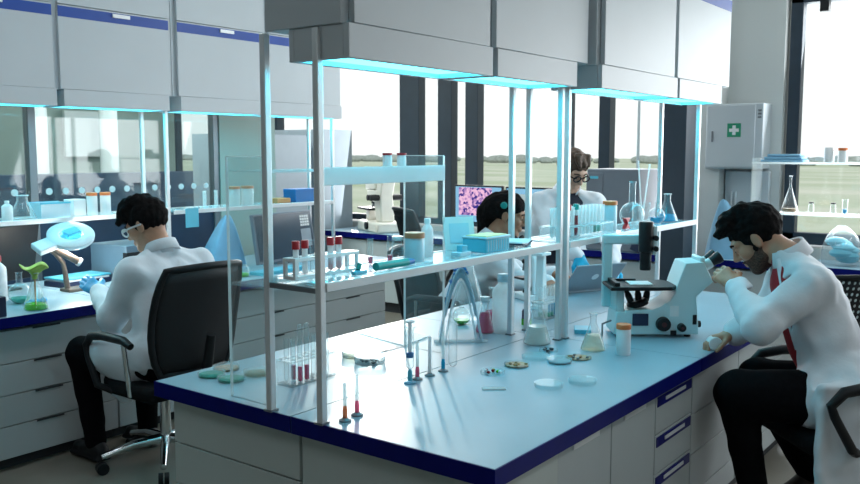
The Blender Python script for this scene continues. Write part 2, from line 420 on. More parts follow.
# low sun through the far-left windows
lamp('SUN', 'sun', (2.2+.751*20, 1.74+.66*20, .74+20*math.tan(math.radians(10.5))), .50, (1,.96,.90), (2.2, 1.74, .74), spec=.55, angle=math.radians(1.5))
for x in (1.5, 4.0): lamp('AREA', 'corridor_fill', (x, 6.5, 2.98), 60, (.92,1,.96), (x, 6.5, 0), shape='RECTANGLE', size=1.2, size_y=.3)  # fill lights added to brighten the corridor, no fixtures there
# added fill lights below the ceiling, without any fixtures
for x in (-.2, 2.2, 4.6):
    for y in (-.9, 3.2):
        lamp('AREA', 'ceiling_fill', (x, y, 2.98), 7, (.90,.96,1.0), (x, y, 0), spec=0, shape='RECTANGLE', size=1.2, size_y=.3)
S.view_settings.view_transform = 'Standard'; S.view_settings.look = 'None'
S.view_settings.exposure = 0.50; S.view_settings.gamma = 1.0; S.view_settings.use_curve_mapping = False
S.cycles.max_bounces = 10; S.cycles.transparent_max_bounces = 24; S.cycles.diffuse_bounces = 4; S.cycles.glossy_bounces = 4
S.cycles.sample_clamp_indirect = 6; S.cycles.caustics_reflective = False; S.cycles.caustics_refractive = False

# ---------------------------------------------------------------- benches
def worktop(x0, x1, y0, y1, label, group, edges):
    """edges: subset of 'xXyY' that carry the blue band"""
    x1 -= .0015
    o = thing('worktop', label, 'worktop', ((x0+x1)/2, (y0+y1)/2, ZT-.05), 0, group)
    a, b = (x1-x0)/2, (y1-y0)/2
    t = .004
    x_0, x_1 = -a+(t if 'x' in edges else 0), a-(t if 'X' in edges else 0)
    y_0, y_1 = -b+(t if 'y' in edges else 0), b-(t if 'Y' in edges else 0)
    B(x_0, x_1, y_0, y_1, .0, .05).build('top_board', M['top'], o)
    m = MB()
    if 'x' in edges: m.box(-a, -a+t, -b, b, 0, .0493)
    if 'X' in edges: m.box(a-t, a, -b, b, 0, .0493)
    if 'y' in edges: m.box(x_0, x_1, -b, -b+t, 0, .0493)
    if 'Y' in edges: m.box(x_0, x_1, b-t, b, 0, .0493)
    m.build('edge_band', M['edge'], o)
    return o
g = 'island worktop slabs'
worktop(1.700, 3.112, 1.085, 1.7838, 'island worktop slab nearest the camera, with petri lids and syringes on it', g, 'xy')
worktop(1.700, 3.112, 1.789, 2.435, 'island worktop slab behind the shelf posts, with green dishes and tube rack on it', g, 'xY')
worktop(3.115, 4.66, 1.085, 1.7838, 'island worktop slab under the large pale microscope', g, 'Xy')
worktop(3.115, 4.66, 1.789, 2.435, 'island worktop slab under the laptop on the far side', g, 'XY')
g = 'left bench worktop slabs'
worktop(-.3, 2.54, 3.92, 4.90, 'left bench worktop slab under the ring lamp and green flask', g, 'y')
worktop(2.543, 4.80, 3.92, 4.90, 'left bench worktop slab behind the seated man and the screen', g, 'yX')
worktop(6.10, 6.69, 2.42, 5.92, 'far bench worktop below the windows with grey instrument and monitors', 'far bench worktop slabs', 'x')
worktop(6.10, 6.54, -2.0, 2.17, 'far bench worktop below the right window', 'far bench worktop slabs', 'x')

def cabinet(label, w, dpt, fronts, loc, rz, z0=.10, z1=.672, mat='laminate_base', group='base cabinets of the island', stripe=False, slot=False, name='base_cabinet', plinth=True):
    """front faces local -Y; width along X, origin at front left bottom; fronts: list of (x0,x1,z0,z1,kind)"""
    t = thing(name, label, 'cabinet', loc, rz, group)
    m = MB(); m.box(0, w, .02, dpt, z0, z1)
    m.build('body', M[mat], t)
    if plinth: B(.0, w, .06, dpt-.02, 0, z0).build('plinth', M['gap'], t)
    for x0, x1, a, b, kind in fronts:
        p = B(x0+.0025, x1-.0025, 0, .018, a+.0025, b-.0025).build(kind, M[mat], t, bev=.0015)
        if stripe:
            B(x0+.012, x1-.012, -.003, 0, b-.045, b-.010).build('handle_band', M['edge'], p)
            B(x0+.08, x1-.08, -.006, -.002, b-.032, b-.020).build('handle', M['alu'], p)
        elif slot:
            if kind == 'door': B(x0+.09, x1-.09, -.004, 0, b-.022, b-.006).build('handle', M['alu'], p)
            else: B((x0+x1)/2-.07, (x0+x1)/2+.07, -.003, 0, b-.010, b-.002).build('handle', M['gap'], p)
    return t
dr = lambda w, zs: [(0, w, zs[i], zs[i+1], 'drawer') for i in range(len(zs)-1)]
ZS = [.10,.243,.386,.529,.672]
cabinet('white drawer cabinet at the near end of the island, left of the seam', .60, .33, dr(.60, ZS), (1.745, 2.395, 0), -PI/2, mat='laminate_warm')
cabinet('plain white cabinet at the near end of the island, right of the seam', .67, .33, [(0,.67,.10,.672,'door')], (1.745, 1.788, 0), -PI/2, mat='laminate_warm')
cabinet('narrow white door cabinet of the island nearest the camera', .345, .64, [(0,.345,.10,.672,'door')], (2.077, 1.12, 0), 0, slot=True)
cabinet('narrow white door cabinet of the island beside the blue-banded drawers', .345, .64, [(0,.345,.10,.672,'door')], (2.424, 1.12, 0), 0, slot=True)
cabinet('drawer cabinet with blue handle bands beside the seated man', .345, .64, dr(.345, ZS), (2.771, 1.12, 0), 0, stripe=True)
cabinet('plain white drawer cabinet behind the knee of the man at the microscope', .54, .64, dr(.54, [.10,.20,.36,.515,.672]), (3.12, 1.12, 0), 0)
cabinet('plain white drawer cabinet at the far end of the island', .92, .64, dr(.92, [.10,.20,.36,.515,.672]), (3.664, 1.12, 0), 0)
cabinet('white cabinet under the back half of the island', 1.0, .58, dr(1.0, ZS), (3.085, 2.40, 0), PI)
o = B(4.56, 4.60, 1.80, 2.40, 0, .69).build('support_panel', M['laminate'], bev=.002); tag(o, 'white upright panel holding the far end of the island worktop', 'panel')

ZL = [.06,.216,.364,.514,.672]
g = 'drawer cabinets of the left bench'
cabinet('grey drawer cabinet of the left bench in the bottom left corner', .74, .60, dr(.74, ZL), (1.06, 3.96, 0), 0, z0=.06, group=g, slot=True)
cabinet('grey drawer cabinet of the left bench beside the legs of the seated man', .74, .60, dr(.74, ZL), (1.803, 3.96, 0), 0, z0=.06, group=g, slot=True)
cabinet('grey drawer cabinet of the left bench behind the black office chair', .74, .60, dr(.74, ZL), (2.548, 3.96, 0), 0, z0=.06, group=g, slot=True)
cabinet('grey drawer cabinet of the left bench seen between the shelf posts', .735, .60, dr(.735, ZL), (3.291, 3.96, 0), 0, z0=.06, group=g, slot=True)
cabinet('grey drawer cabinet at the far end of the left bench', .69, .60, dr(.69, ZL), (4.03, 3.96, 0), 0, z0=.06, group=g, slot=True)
g = 'base cabinets of the far bench'
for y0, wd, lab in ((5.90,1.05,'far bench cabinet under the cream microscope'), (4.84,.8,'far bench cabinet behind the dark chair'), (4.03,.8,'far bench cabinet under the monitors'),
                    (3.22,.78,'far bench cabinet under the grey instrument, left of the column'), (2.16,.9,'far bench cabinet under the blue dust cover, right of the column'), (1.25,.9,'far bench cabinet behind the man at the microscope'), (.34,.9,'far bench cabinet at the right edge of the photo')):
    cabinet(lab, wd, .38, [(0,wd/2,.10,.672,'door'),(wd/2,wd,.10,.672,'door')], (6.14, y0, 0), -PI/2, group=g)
# tall grey cabinet
t = thing('tall_cabinet', 'tall blue-grey cabinet left of the cream microscope at the far wall', 'cabinet', (6.10, 6.75, 0), -PI/2)
B(0, .78, .02, .5, 0, 1.72).build('body', M['greyblue'], t)
for a, b in ((0,.39),(.39,.78)):
    p = B(a+.003, b-.003, 0, .018, .05, 1.71).build('door', M['greyblue'], t, bev=.002)
    MB().cyl((.39+(.05 if a else -.05), -.012, 1.0), (.39+(.05 if a else -.05), -.012, 1.12), .007, n=8).build('handle', M['steel'], p)
t = thing('tall_cabinet', 'tall grey cabinet behind the left shelf posts, next to the corridor wall', 'cabinet', (4.95, 5.95, 0), 0)
B(0, 1.0, .02, .45, 0, 1.66).build('body', M['greyblue'], t)
for a, b in ((0,.5),(.5,1.0)):
    p = B(a+.003, b-.003, 0, .018, .05, 1.65).build('door', M['greyblue'], t, bev=.002)
    MB().cyl((.5+(.05 if a else -.05), -.012, .9), (.5+(.05 if a else -.05), -.012, 1.02), .007, n=8).build('handle', M['steel'], p)

# ---------------------------------------------------------------- overhead cabinets
def overhead(x0, x1, yf, label, group, stripe, lbs, dpt=.31, ztop=2.62, zc=1.836, end=None):
    t = thing('wall_cabinet', label, 'cabinet', (x0, yf, zc), 0, group)
    w = x1-x0
    B(0, w, .022, dpt, 0, ztop-zc).build('body', M['laminate'], t, bev=.002)
    mid = w/2; fil = .03
    for a, b in ((fil, mid-fil*.6), (mid+fil*.6, w-fil)):
        d = B(a, b, 0, .02, .002, 2.286-zc).build('door', M['laminate'], t, bev=.002)
        if stripe:
            B(a, b, -.0015, .001, 2.222-zc, 2.278-zc).build('stripe', M['stripe'], d)
            c = (a+b)/2+.03
            B(c-.055, c+.055, -.012, -.001, 2.252-zc, 2.272-zc).build('pull', M['alu'], d)
        B(a, b, 0, .02, 2.290-zc, ztop-zc-.002).build('top_panel', M['laminate'], t, bev=.002)
    for a, b in lbs:
        a -= x0; b -= x0
        L = MB(); y1 = dpt*.72
        L.box(a, b, 0, .02, -.09, .0015); L.box(a, b, y1-.02, y1, -.09, 0)
        L.box(a, a+.02, .02, y1-.02, -.09, 0); L.box(b-.02, b, .02, y1-.02, -.09, 0)
        q = L.build('light_box', M['laminate'], t, bev=.002)
        B(a+.022, b-.022, .022, y1-.022, -.076, -.066).build('light_panel', M['led'], q)
    return t
g = 'overhead cabinets above the island'
overhead(1.700, 3.100, 1.552, 'nearest overhead cabinet above the island, over the test tube racks', g, True, [(1.708,2.400),(2.428,2.985)])
overhead(3.104, 4.640, 1.512, 'farther overhead cabinet above the island, over the large microscope', g, True, [(3.112,3.895),(3.92,4.50)])
g = 'overhead cabinets above the left bench'
overhead(.34, 1.80, 4.42, 'overhead cabinet with blue stripe beyond the left edge', g, True, [(.36,1.05),(1.09,1.76)])
overhead(1.804, 3.296, 4.42, 'overhead cabinet with blue stripe above the man at the ring lamp', g, True, [(1.83,2.545),(2.585,3.262)])
overhead(3.300, 4.790, 4.42, 'overhead cabinet with blue stripe partly hidden by the island overhead cabinet', g, True, [(3.345,4.03),(4.06,4.78)])

# ---------------------------------------------------------------- shelf frames
lamp('AREA', 'daylight_right', (6.62, -.2, 1.75), 95, (.93,.97,1), (0, -.2, 4.2), spec=0, shape='RECTANGLE', size=3.8, size_y=1.75)
lamp('AREA', 'daylight_far', (6.60, 5.0, 1.75), 75, (.95,.98,1), (0, 5.0, 3.0), spec=0, shape='RECTANGLE', size=5.0, size_y=1.8)
def rackframe(x0, x1, y0, y1, label, group, zs=1.135, ztop=1.832, ps=.023, rl=0, rr=0, skip=False):
    t = thing('shelf_frame', label, 'shelf', (x0, y0, ZT), 0, group)
    w, d = x1-x0, y1-y0; h = ztop-ZT
    for (a, b) in ((0,0), (w-ps,0), (rl,d-ps), (w-ps-rr,d-ps)):
        if skip and a < .1: continue
        p = B(a, a+ps, b, b+ps*.9, 0, h).build('post', M['alu'], t, bev=.003)
        B(a-.004, a+ps+.004, b-.004, b+ps+.004, 0, .006).build('foot', M['steel'], p)
    s = B(.002+ps, w-ps-.002, 0.012, d-.012, zs-ZT-.010, zs-ZT).build('shelf_board', M['shelfglass'], t)
    B(ps, w-ps, -.004, .012, zs-ZT-.022, zs-ZT+.004).build('front_rail', M['white'], s, bev=.002)
    B(ps, w-ps, d-.012, d+.002, zs-ZT-.018, zs-ZT+.002).build('back_rail', M['acryledge'], s)
    for a in (ps*.5, w-ps*.5):
        B(a-.007, a+.007, ps, d-ps, zs-ZT-.026, zs-ZT-.011).build('cross_rail', M['steel'], t)
        if a > .1: B(a-.008, a+.008, ps, d-ps, h-.014, h-.002).build('top_rail', M['alu'], t)
    return t
g = 'metal shelf frames on the benches'
rackframe(1.695, 3.085, 1.655, 1.885, 'nearest shelf frame on the island, holding the rack of red-capped tubes', g, rr=.03)
rackframe(3.099, 4.585, 1.645, 1.875, 'farther shelf frame on the island, ending beside the large microscope', g, rl=.05)
rackframe(1.80, 3.305, 4.50, 4.77, 'shelf frame on the left bench behind the ring lamp', g)
rackframe(3.310, 4.78, 4.50, 4.77, 'shelf frame on the left bench seen behind the black chair', g, skip=True)
# clear acrylic rack behind the nearest shelf
t = thing('acrylic_rack', 'tall clear acrylic rack with a white top lip behind the nearest island shelf', 'rack', (1.735, 1.90, ZT))
for x in (0, .865):
    p = B(x, x+.008, 0, .185, 0, .745).build('side_panel', M['acrylic'], t)
    m = MB(); m.box(x, x+.009, -.003, .0, 0, .745); m.box(x, x+.009, .185, .188, 0, .745); m.box(x, x+.009, 0, .185, .745, .748)
    m.build('polished_edge', M['acryledge'], p)
s = B(.009, .864, .002, .183, .352, .360).build('shelf_board', M['acrylic'], t)
m = MB(); m.box(.009,.864,-.004,.002,.350,.362); m.build('polished_edge', M['acryledge'], s)
s = B(.009, .864, .002, .183, .700, .706).build('shelf_board', M['acrylic'], t)
m = MB(); m.box(.009,.864,-.003,.002,.699,.708); m.build('polished_edge', M['acryledge'], s)
B(.215, .864, -.012, -.004, .655, .712).build('front_lip', M['lip_white'], t, bev=.002)
# clear rack at the right window
t = thing('acrylic_rack', 'clear two-tier acrylic rack in front of the right window', 'rack', (6.17, .6, ZT))
for y in (0, 1.24): B(0, .24, y, y+.008, 0, .72).build('side_panel', M['acrylic'], t)
for z in (.345, .690):
    s = B(.0, .24, .009, 1.239, z-.008, z).build('shelf_board', M['acrylic'], t)
    B(-.006, 0, .0, 1.248, z-.012, z+.002).build('polished_edge', M['acryledge'], s)

# first aid cabinet
t = thing('first_aid_cabinet', 'white wall cabinet with a green and white first aid sign', 'cabinet', (6.70, 2.295, 1.375), -PI/2)
B(0, .42, -.20, -.001, 0, .48).build('body', M['laminate'], t, bev=.008)
p = B(.012, .365, -.212, -.201, .012, .468).build('door', M['laminate'], t, bev=.004)
B(.05, .062, -.222, -.212, .20, .28).build('handle', M['steel'], p, bev=.002)
sg = B(.165, .265, -.2135, -.212, .235, .335).build('first_aid_sign', pmat('sign_green', (.02,.30,.16), .5), p)
m = MB(); m.box(.203,.227,-.215,-.2135,.25,.32); m.box(.18,.203,-.215,-.2135,.273,.297); m.box(.227,.25,-.215,-.2135,.273,.297)
m.build('cross', M['white'], sg)
m = MB()
for i in range(3): m.box(.380, .405, -.2015, -.2, .37+i*.025, .383+i*.025)
m.build('vent_slots', M['steel'], t)
o = MB().box(6.655,6.699,1.86,2.19,.9,1.36).build('wall_panel', M['laminate'], bev=.01)
tag(o, 'pale wall panel below the first aid cabinet', 'panel')
MB().cyl((-.01,0,.0),(-.01,0,.1),.006,n=8).build('handle', M['white'], o, loc=(6.652,2.13,1.10))
MB().cyl((-.01,0,.0),(-.01,0,.1),.006,n=8).build('handle', M['white'], o, loc=(6.652,2.10,1.10))
# ---------------------------------------------------------------- glassware builders
ZS1 = 1.135
ORD = ['first','second','third','fourth','fifth','sixth','seventh','eighth','ninth','tenth','eleventh','twelfth']
def flask(label, loc, h, r, liq=None, lf=.3, neck=.26, stopper=None, mat='glass', cat='flask', name='conical_flask', group=None):
    t = thing(name, label, cat, loc, 0, group)
    rn = r*neck
    prof = [(0,.002),(r*.9,.001),(r*.985,h*.02),(r,h*.05),(r*.96,h*.10),(rn*1.15,h*.70),(rn,h*.76),(rn,h*.95),(rn*1.25,h*.985),(rn*1.22,h)]
    MB().lathe(prof, n=32).build('glass_body', M[mat], t)
    m = MB(); m.tube([(rn*1.22*math.cos(a), rn*1.22*math.sin(a), h) for a in [2*PI*i/20 for i in range(20)]], h*.012, 6, True); m.build('rim', M['acryledge'], t)
    if liq:
        hl = h*lf; rl = r*.96+(rn*1.15-r*.96)*max(0, (lf-.10)/.60)
        MB().lathe([(0,.004),(r*.88,.004),(r*.95,h*.05),(r*.92,h*.11),(rl*.96,hl),(0,hl)], n=28).build('liquid', M[liq], t)
    if stopper:
        MB().lathe([(0,h*.93),(rn*.85,h*.93),(rn*1.1,h*1.0),(rn*1.25,h*1.01),(rn*1.3,h*1.13),(0,h*1.13)], n=20).build('stopper', M[stopper], t)
    return t
def roundflask(label, loc, r, nh, liq=None, lf=.35):
    t = thing('round_flask', label, 'flask', loc); pr = []
    for i in range(11):
        a = -PI/2+.35+i*(PI-.65)/10; pr.append((r*math.cos(a), r+r*math.sin(a)))
    z0 = pr[0][1]; pr = [(0,0)]+[(a, b-z0) for a, b in pr]
    top = pr[-1][1]; rn = pr[-1][0]
    MB().lathe(pr+[(rn*.9, top+.01),(rn*.9, top+nh),(rn*1.15, top+nh+.004)], n=30).build('glass_body', M['glass'], t)
    if liq:
        k = [p for p in pr if p[1] < 2*r*lf]
        MB().lathe([(0,.003)]+[(a*.96, b+.003) for a, b in k[1:]]+[(0,k[-1][1]+.003)], n=24).build('liquid', M[liq], t)
    return t
def jar(label, loc, r, h, body='white', lid='orange', cat='jar', name='jar', lh=.018):
    t = thing(name, label, cat, loc)
    MB().lathe([(0,0),(r*.95,0),(r,.004),(r,h-.012),(r*.94,h-.008),(r*.94,h)], n=28).build('body', M[body], t)
    if lid: MB().lathe([(r*.95,h-lh*.3),(r*1.03,h-lh*.3),(r*1.03,h+lh*.6),(r*.98,h+lh*.7),(0,h+lh*.7)], n=28).build('lid', M[lid], t)
    return t
def bottle(label, loc, r, h, body='pe', cap='white', name='bottle', cat='bottle', neck=.3, bands=None):
    t = thing(name, label, cat, loc); rn = r*neck
    MB().lathe([(0,0),(r*.93,0),(r,.006),(r,h*.68),(r*.93,h*.74),(r*.55,h*.82),(rn,h*.85),(rn,h*.9)], n=30).build('body', M[body], t)
    MB().lathe([(rn*1.25,h*.87),(rn*1.25,h*.98),(rn*1.1,h),(0,h)], n=20).build('cap', M[cap], t)
    if bands: MB().lathe([(r*1.004,h*bands[0]),(r*1.004,h*bands[1])], n=30).build('label_strip', M['bluefilm'], t)
    return t
def petri(label, loc, fill=None, r=.045, h=.015, lid=True, chunks=None, gm='dishglass'):
    t = thing('petri_dish', label, 'petri dish', loc, 0, 'petri dishes on the island')
    MB().lathe([(0,0),(r,0),(r,h),(r-.0015,h),(r-.0015,.002)], n=36).build('dish', M[gm], t)
    if fill: MB().lathe([(0,.002),(r-.003,.002),(r-.003,h*.55),(0,h*.55)], n=32).build('culture', M[fill], t)
    if lid: MB().lathe([(0,h+.002),(r+.002,h+.002),(r+.002,h*.4)], n=36).build('lid', M[gm], t)
    if chunks:
        rr = random.Random(len(label)); m = {}
        for i in range(9):
            a = rr.uniform(0, 6.28); q = r*.75*rr.random()**.5; k = chunks[i % len(chunks)]
            m.setdefault(k, MB()).sph((q*math.cos(a), q*math.sin(a), .007), (.007,.006,.005), 8)
        for k, b in m.items(): b.build('capsules', M[k], t)
    return t
def tubeprof(r, L): return [(0,0),(r*.55,r*.15),(r*.9,r*.55),(r,r),(r,L-.004),(r*1.15,L-.003),(r*1.15,L)]
def testtube(label, loc, r=.008, L=.15, liq=None, lf=.3, cap=None, group=None, flip=False, gmat='glass'):
    t = thing('test_tube', label, 'test tube', loc, 0, group)
    pf = tubeprof(r, L)
    if flip: pf = [(a, L-b) for a, b in pf][::-1]
    MB().lathe(pf, n=16).build('glass_body', M[gmat], t)
    if liq: MB().lathe([(0,.002),(r*.6,r*.3),(r*.86,r),(r*.86,L*lf),(0,L*lf)], n=14).build('liquid', M[liq], t)
    if cap: MB().lathe([(r*1.2,L-.012),(r*1.35,L-.012),(r*1.35,L+.010),(r*1.2,L+.012),(0,L+.012)], n=16).build('cap', M[cap], t)
    return t
def tuberack(label, loc, n, rows, pitch, h, mat, depth=None, rz=0, thick=.006, posts=False):
    """open rack: base plate, mid plate, end walls, with holes read as dark rings"""
    w = n*pitch+.02; d = depth or rows*pitch+.012
    t = thing('tube_rack', label, 'tube rack', loc, rz)
    MB().box(0,w,0,d,0,thick).build('base_plate', M[mat], t, bev=.001)
    m = MB(); rr = pitch*.36
    # upper plate as a lattice so that tubes stand in real openings
    xs = [0]+[.01+pitch*(i+.5)+s*rr for i in range(n) for s in (-1,1)]+[w]
    ys = [0]+[d/2+pitch*(j-(rows-1)/2)+s*rr for j in range(rows) for s in (-1,1)]+[d]
    for i in range(0, len(xs), 2): m.box(xs[i], xs[i+1], 0, d, h-thick, h)
    for i in range(1, len(xs)-1, 2):
        for j in range(0, len(ys), 2): m.box(xs[i], xs[i+1], ys[j], ys[j+1], h-thick, h)
    m.build('upper_plate', M[mat], t)
    for x in (0, w-thick):
        if posts:
            for y in (0, d-thick): MB().box(x, x+thick, y, y+thick, thick, h-thick).build('end_post', M[mat], t)
        else: MB().box(x, x+thick, 0, d, thick, h-thick).build('end_wall', M[mat], t)
    c = math.cos(rz); s = math.sin(rz)
    return [[(loc[0]+c*(.01+pitch*(i+.5))-s*(d/2+pitch*(j-(rows-1)/2)), loc[1]+s*(.01+pitch*(i+.5))+c*(d/2+pitch*(j-(rows-1)/2)), loc[2]+thick) for i in range(n)] for j in range(rows)]

# ---------------------------------------------------------------- on the near worktop
Z = ZT
petri('petri dish of green liquid nearest the left corner of the island', (1.86, 2.335, Z), 'liq_teal')
petri('petri dish of green liquid nearer the camera than its green neighbour', (1.862, 2.235, Z), 'liq_teal')
petri('petri dish with brown agar behind the two green dishes', (1.945, 2.36, Z), 'pill')
petri('petri dish with thin brown film right of the green dishes', (1.965, 2.225, Z), 'liq_amber')
# clear rack with pink tubes
P = tuberack('clear acrylic test tube rack on the island worktop left of the front post', (1.915, 2.00, Z), 6, 2, .031, .085, 'clearplate')
for j in range(2):
    for i in range(6):
        pk = (i, j) in ((1,0),(2,0),(4,0),(1,1),(3,1))
        tall = (i, j) in ((2,1),(3,1))
        where = 'front' if j == 0 else 'back'
        x, y, z = P[j][i]
        if tall: testtube('upturned domed test tube, %s from left, back row of clear worktop rack' % ORD[i], (x, y, z), .0085, .185, group='tubes in the clear worktop rack', flip=True)
        else: testtube(('pink-filled test tube' if pk else 'empty clear test tube')+', %s from left, %s row of clear worktop rack' % (ORD[i], where), (x, y, z), .0085, .145, 'liq_pink' if pk else None, .36, group='tubes in the clear worktop rack')
petri('clear lidded petri dish right of the front shelf post, behind its dotted neighbour', (2.365, 2.13, Z), 'liq_amber', r=.05, h=.022, gm='glass')
petri('clear lidded petri dish with dark specks right of the front shelf post', (2.325, 2.025, Z), None, r=.055, h=.025, chunks=['steel','gap'], gm='glass')
t = thing('tweezers', 'thin metal tweezers lying behind the two clear lidded petri dishes', 'tweezers', (2.47, 2.10, Z))
for s in (-1, 1): MB().prism([(0,s*.001),(.12,s*.008),(.125,s*.010),(.06,s*.009),(0,s*.003)], .001, .003, 'z').build('arm', M['steel'], t)
o = MB().prism([(2.60,2.085),(2.795,2.115),(2.86,2.36),(2.675,2.405)], Z, Z+.006, 'z').build('clipboard_sheet', M['shelfglass'])
tag(o, 'pale glass sheet lying on the bright worktop behind the blue syringe', 'sheet')
# needle hubs / syringes standing up
def pipette(label, loc, c, h=.075, tip=.06, r=.0062, tilt=(0,0), mat='pe'):
    t = thing('pipette_tip', label, 'pipette tip', loc, 0, 'small upright pipette tips on the island')
    MB().lathe([(0,0),(r*2.9,0),(r*2.9,.004),(r*1.7,.006),(r*1.2,.010)], n=18).build('foot', M['steel'], t)
    MB().lathe([(0,.010),(r*1.1,.010),(r*1.15,.030),(r*.8,.045),(0,.045)], n=14).build('liquid', M[c], t)
    q = MB(); q.lathe([(r*.95,.045),(r*.85,h+tip)], n=12); q.build('barrel', M[mat], t)
    return t
pipette('small pipette tip with orange base standing nearest the front worktop edge', (1.765, 1.632, Z), 'liq_orange', .06,.05)
pipette('small pipette tip with rose base standing just behind the orange one', (1.825, 1.640, Z), 'liq_pink', .065,.055)
t = thing('syringe', 'upright syringe with dark blue plunger and blue tip on the worktop', 'syringe', (2.19, 1.733, Z))
MB().lathe([(0,0),(.020,0),(.020,.004),(.008,.008)], n=18).build('foot', M['bluefilm'], t)
MB().lathe([(0,.008),(.008,.010),(.008,.040),(.004,.048)], n=16).build('hub', M['cyan'], t)
MB().lathe([(.004,.048),(.0135,.056),(.0135,.185),(.020,.187),(.020,.190)], n=22).build('barrel', M['glass'], t)
MB().lathe([(0,.088),(.0125,.088),(.0125,.104),(0,.108)], n=18).build('plunger', M['cyandeep'], t)
m = MB(); m.cyl((0,0,.106),(0,0,.205),.006,n=10); m.cyl((0,0,.205),(0,0,.210),.016,n=16); m.build('plunger_rod', M['frost'], t)
pipette('small pipette tip with pink base right of the dark blue syringe', (2.245, 1.745, Z), 'liq_pink', .07,.06)
pipette('small colourless pipette tip between the pink one and the blue one', (2.31, 1.742, Z), 'frost', .075,.06, mat='frost')
pipette('small pipette tip with bright blue base beside the lone wide clear tube', (2.385, 1.740, Z), 'liq_blue', .08,.06)
testtube('wide clear tube standing alone right of the blue pipette tip', (2.46, 1.752, Z), .016, .19)
# lone dishes
petri('open petri dish with red and green capsules on the near worktop', (2.462, 1.585, Z), None, .042, .012, False, ['liq_red','liq_green','white'])
o = MB().box(-.038,.038,-.014,.014,0,.003).build('glass_slide', M['frost'], loc=(2.30,1.475,Z), rz=-.9); tag(o, 'white glass slide lying flat nearest the camera in front of the capsules', 'slide')
petri('shallow petri dish of brown pellets between the capsules and a clear dish', (2.605, 1.575, Z), 'pill', .045, .011, False, ['pill','orange_wood'])
petri('wide clear petri dish just behind the dish of brown pellets', (2.74, 1.575, Z), None, .05, .012, True)
petri('open petri dish with grey bits near the milky flask', (2.87, 1.595, Z), None, .035, .010, False, ['steel','gap'])
petri('petri dish with blue-grey culture between clear and brown dishes', (2.742, 1.478, Z), 'greyblue', .044, .014, True)
petri('petri dish with dark brown culture in front of the clear-liquid flask', (2.84, 1.452, Z), 'pill', .048, .008, False, ['pill','steel'])
petri('clear empty petri dish on the blue-lit worktop, left of a nearly identical one', (2.425, 1.345, Z), None, .045, .014, True)
petri('clear empty petri dish nearest the right worktop edge', (2.535, 1.280, Z), None, .045, .014, True)
flask('conical flask full of milky white liquid in front of the middle posts', (2.965, 1.700, Z), .17, .055, 'liq_white', .42, .38)
flask('conical flask with a little pale clear liquid left of the white pill jar', (2.995, 1.470, Z), .145, .047, 'liq_amber', .42, .27)
jar('white pill jar with orange cap in front of the large microscope', (2.995, 1.345, Z), .027, .105)
o = MB().box(-.05,.05,-.035,.035,0,.018).build('sample_box', M['cyan'], loc=(3.28,1.66,Z), rz=.5, bev=.003); tag(o, 'flat blue box behind the clear-liquid flask, left of the large microscope', 'box')
m = MB(); m.tube([(0,0,0),(.05,.02,.02),(.07,.03,.05),(.11,.01,.06)], .004, 8); tag(m.build('cable', M['steel'], loc=(3.17,1.52,Z+.004)), 'short dark cable at the left end of the large microscope', 'cable')
# behind the nearest shelf frame: bottles and flasks on the worktop
bottle('large translucent bottle with pale blue cap in front of the woman', (3.07, 1.925, Z), .047, .250, 'pe', 'paleblue', neck=.45)
flask('small flask of pink liquid with white stopper left of the large translucent bottle', (3.02, 1.985, Z), .135, .042, 'liq_pink', .62, .36, 'white')
flask('flask of red-pink liquid directly behind the flask with the white stopper', (3.15, 2.035, Z), .17, .045, 'liq_pink', .40, .22)
flask('tall grey-tinted conical flask reaching the shelf, in front of the woman', (3.24, 2.22, Z), .36, .085, None, .3, .2)
roundflask('small round flask of green liquid under the blue A-shaped stand', (3.10, 2.16, Z), .04, .03, 'liq_green', .35)
# A-shaped blue stand
t = thing('a_frame_stand', 'blue translucent A-shaped stand on the worktop left of the pink flask', 'stand', (2.80, 1.955, Z), -.90)
def arch_curve(hw, ht, n=24): return [(hw*q, ht*(1-abs(q)**1.75)) for q in [i/(n/2)-1 for i in range(n+1)]]
out_c, in_c = arch_curve(.085, .300), arch_curve(.062, .245)
MB().surf([[(x, y, z) for x, z in out_c] for y in (0, .05, .10)]).build('outer_sheet', M['bluefilm'], t, solid=.004)
MB().surf([[(x, .01, z) for x, z in out_c[3:-3]], [(x*.93, .02, z*.86) for x, z in out_c[3:-3]]]).build('inner_sheet', M['paleblue'], t, solid=.003)
MB().box(-.108,.108,-.004,.004,0,.012).build('base_bar', M['pe'], t)
for c_, y in ((out_c, -.002), (in_c, .0)): MB().tube([(x, y, z) for x, z in c_], .0045, 8).build('front_rim', M['pe'], t)
m = MB(); rr = random.Random(5)
for i in range(16): q = rr.uniform(-.42,.30); m.sph((.087*q, rr.uniform(-.004,.06), .303*(1-abs(q)**1.75)+.003), (.010,.010,.008), 7)
m.build('blue_beads', M['cyandeep'], t)
# tube stand with blue liquid
P = tuberack('clear rack of tubes with blue liquid behind the milky flask', (3.40, 1.90, Z), 6, 2, .030, .08, 'clearplate')
for j in range(2):
    for i in range(6):
        testtube('blue-tinted test tube, %s from left, %s row, rack behind milky flask' % (ORD[i], ('front','back')[j]), P[j][i], .0085, .14, 'liq_blue' if i > 2 else 'liq_teal', .42 if i > 2 else .15, group='tubes in the rack behind the milky flask', gmat='clearplate')
t = thing('pipette_holder', 'white upright pipette holder tower beside the woman at the microscope', 'holder', (3.66, 2.08, Z))
MB().prism([(-.06,-.04),(.06,-.04),(.06,.04),(-.06,.04)], 0, .02, 'z').build('base', M['white'], t, bev=.004)
MB().prism([(-.025,.02),(.025,.02),(.012,.30),(-.012,.30)], -.02, .02, 'y').build('column', M['white'], t, bev=.004)
B(-.045,.045,-.03,.03,.26,.275).build('arm', M['white'], t, bev=.003)
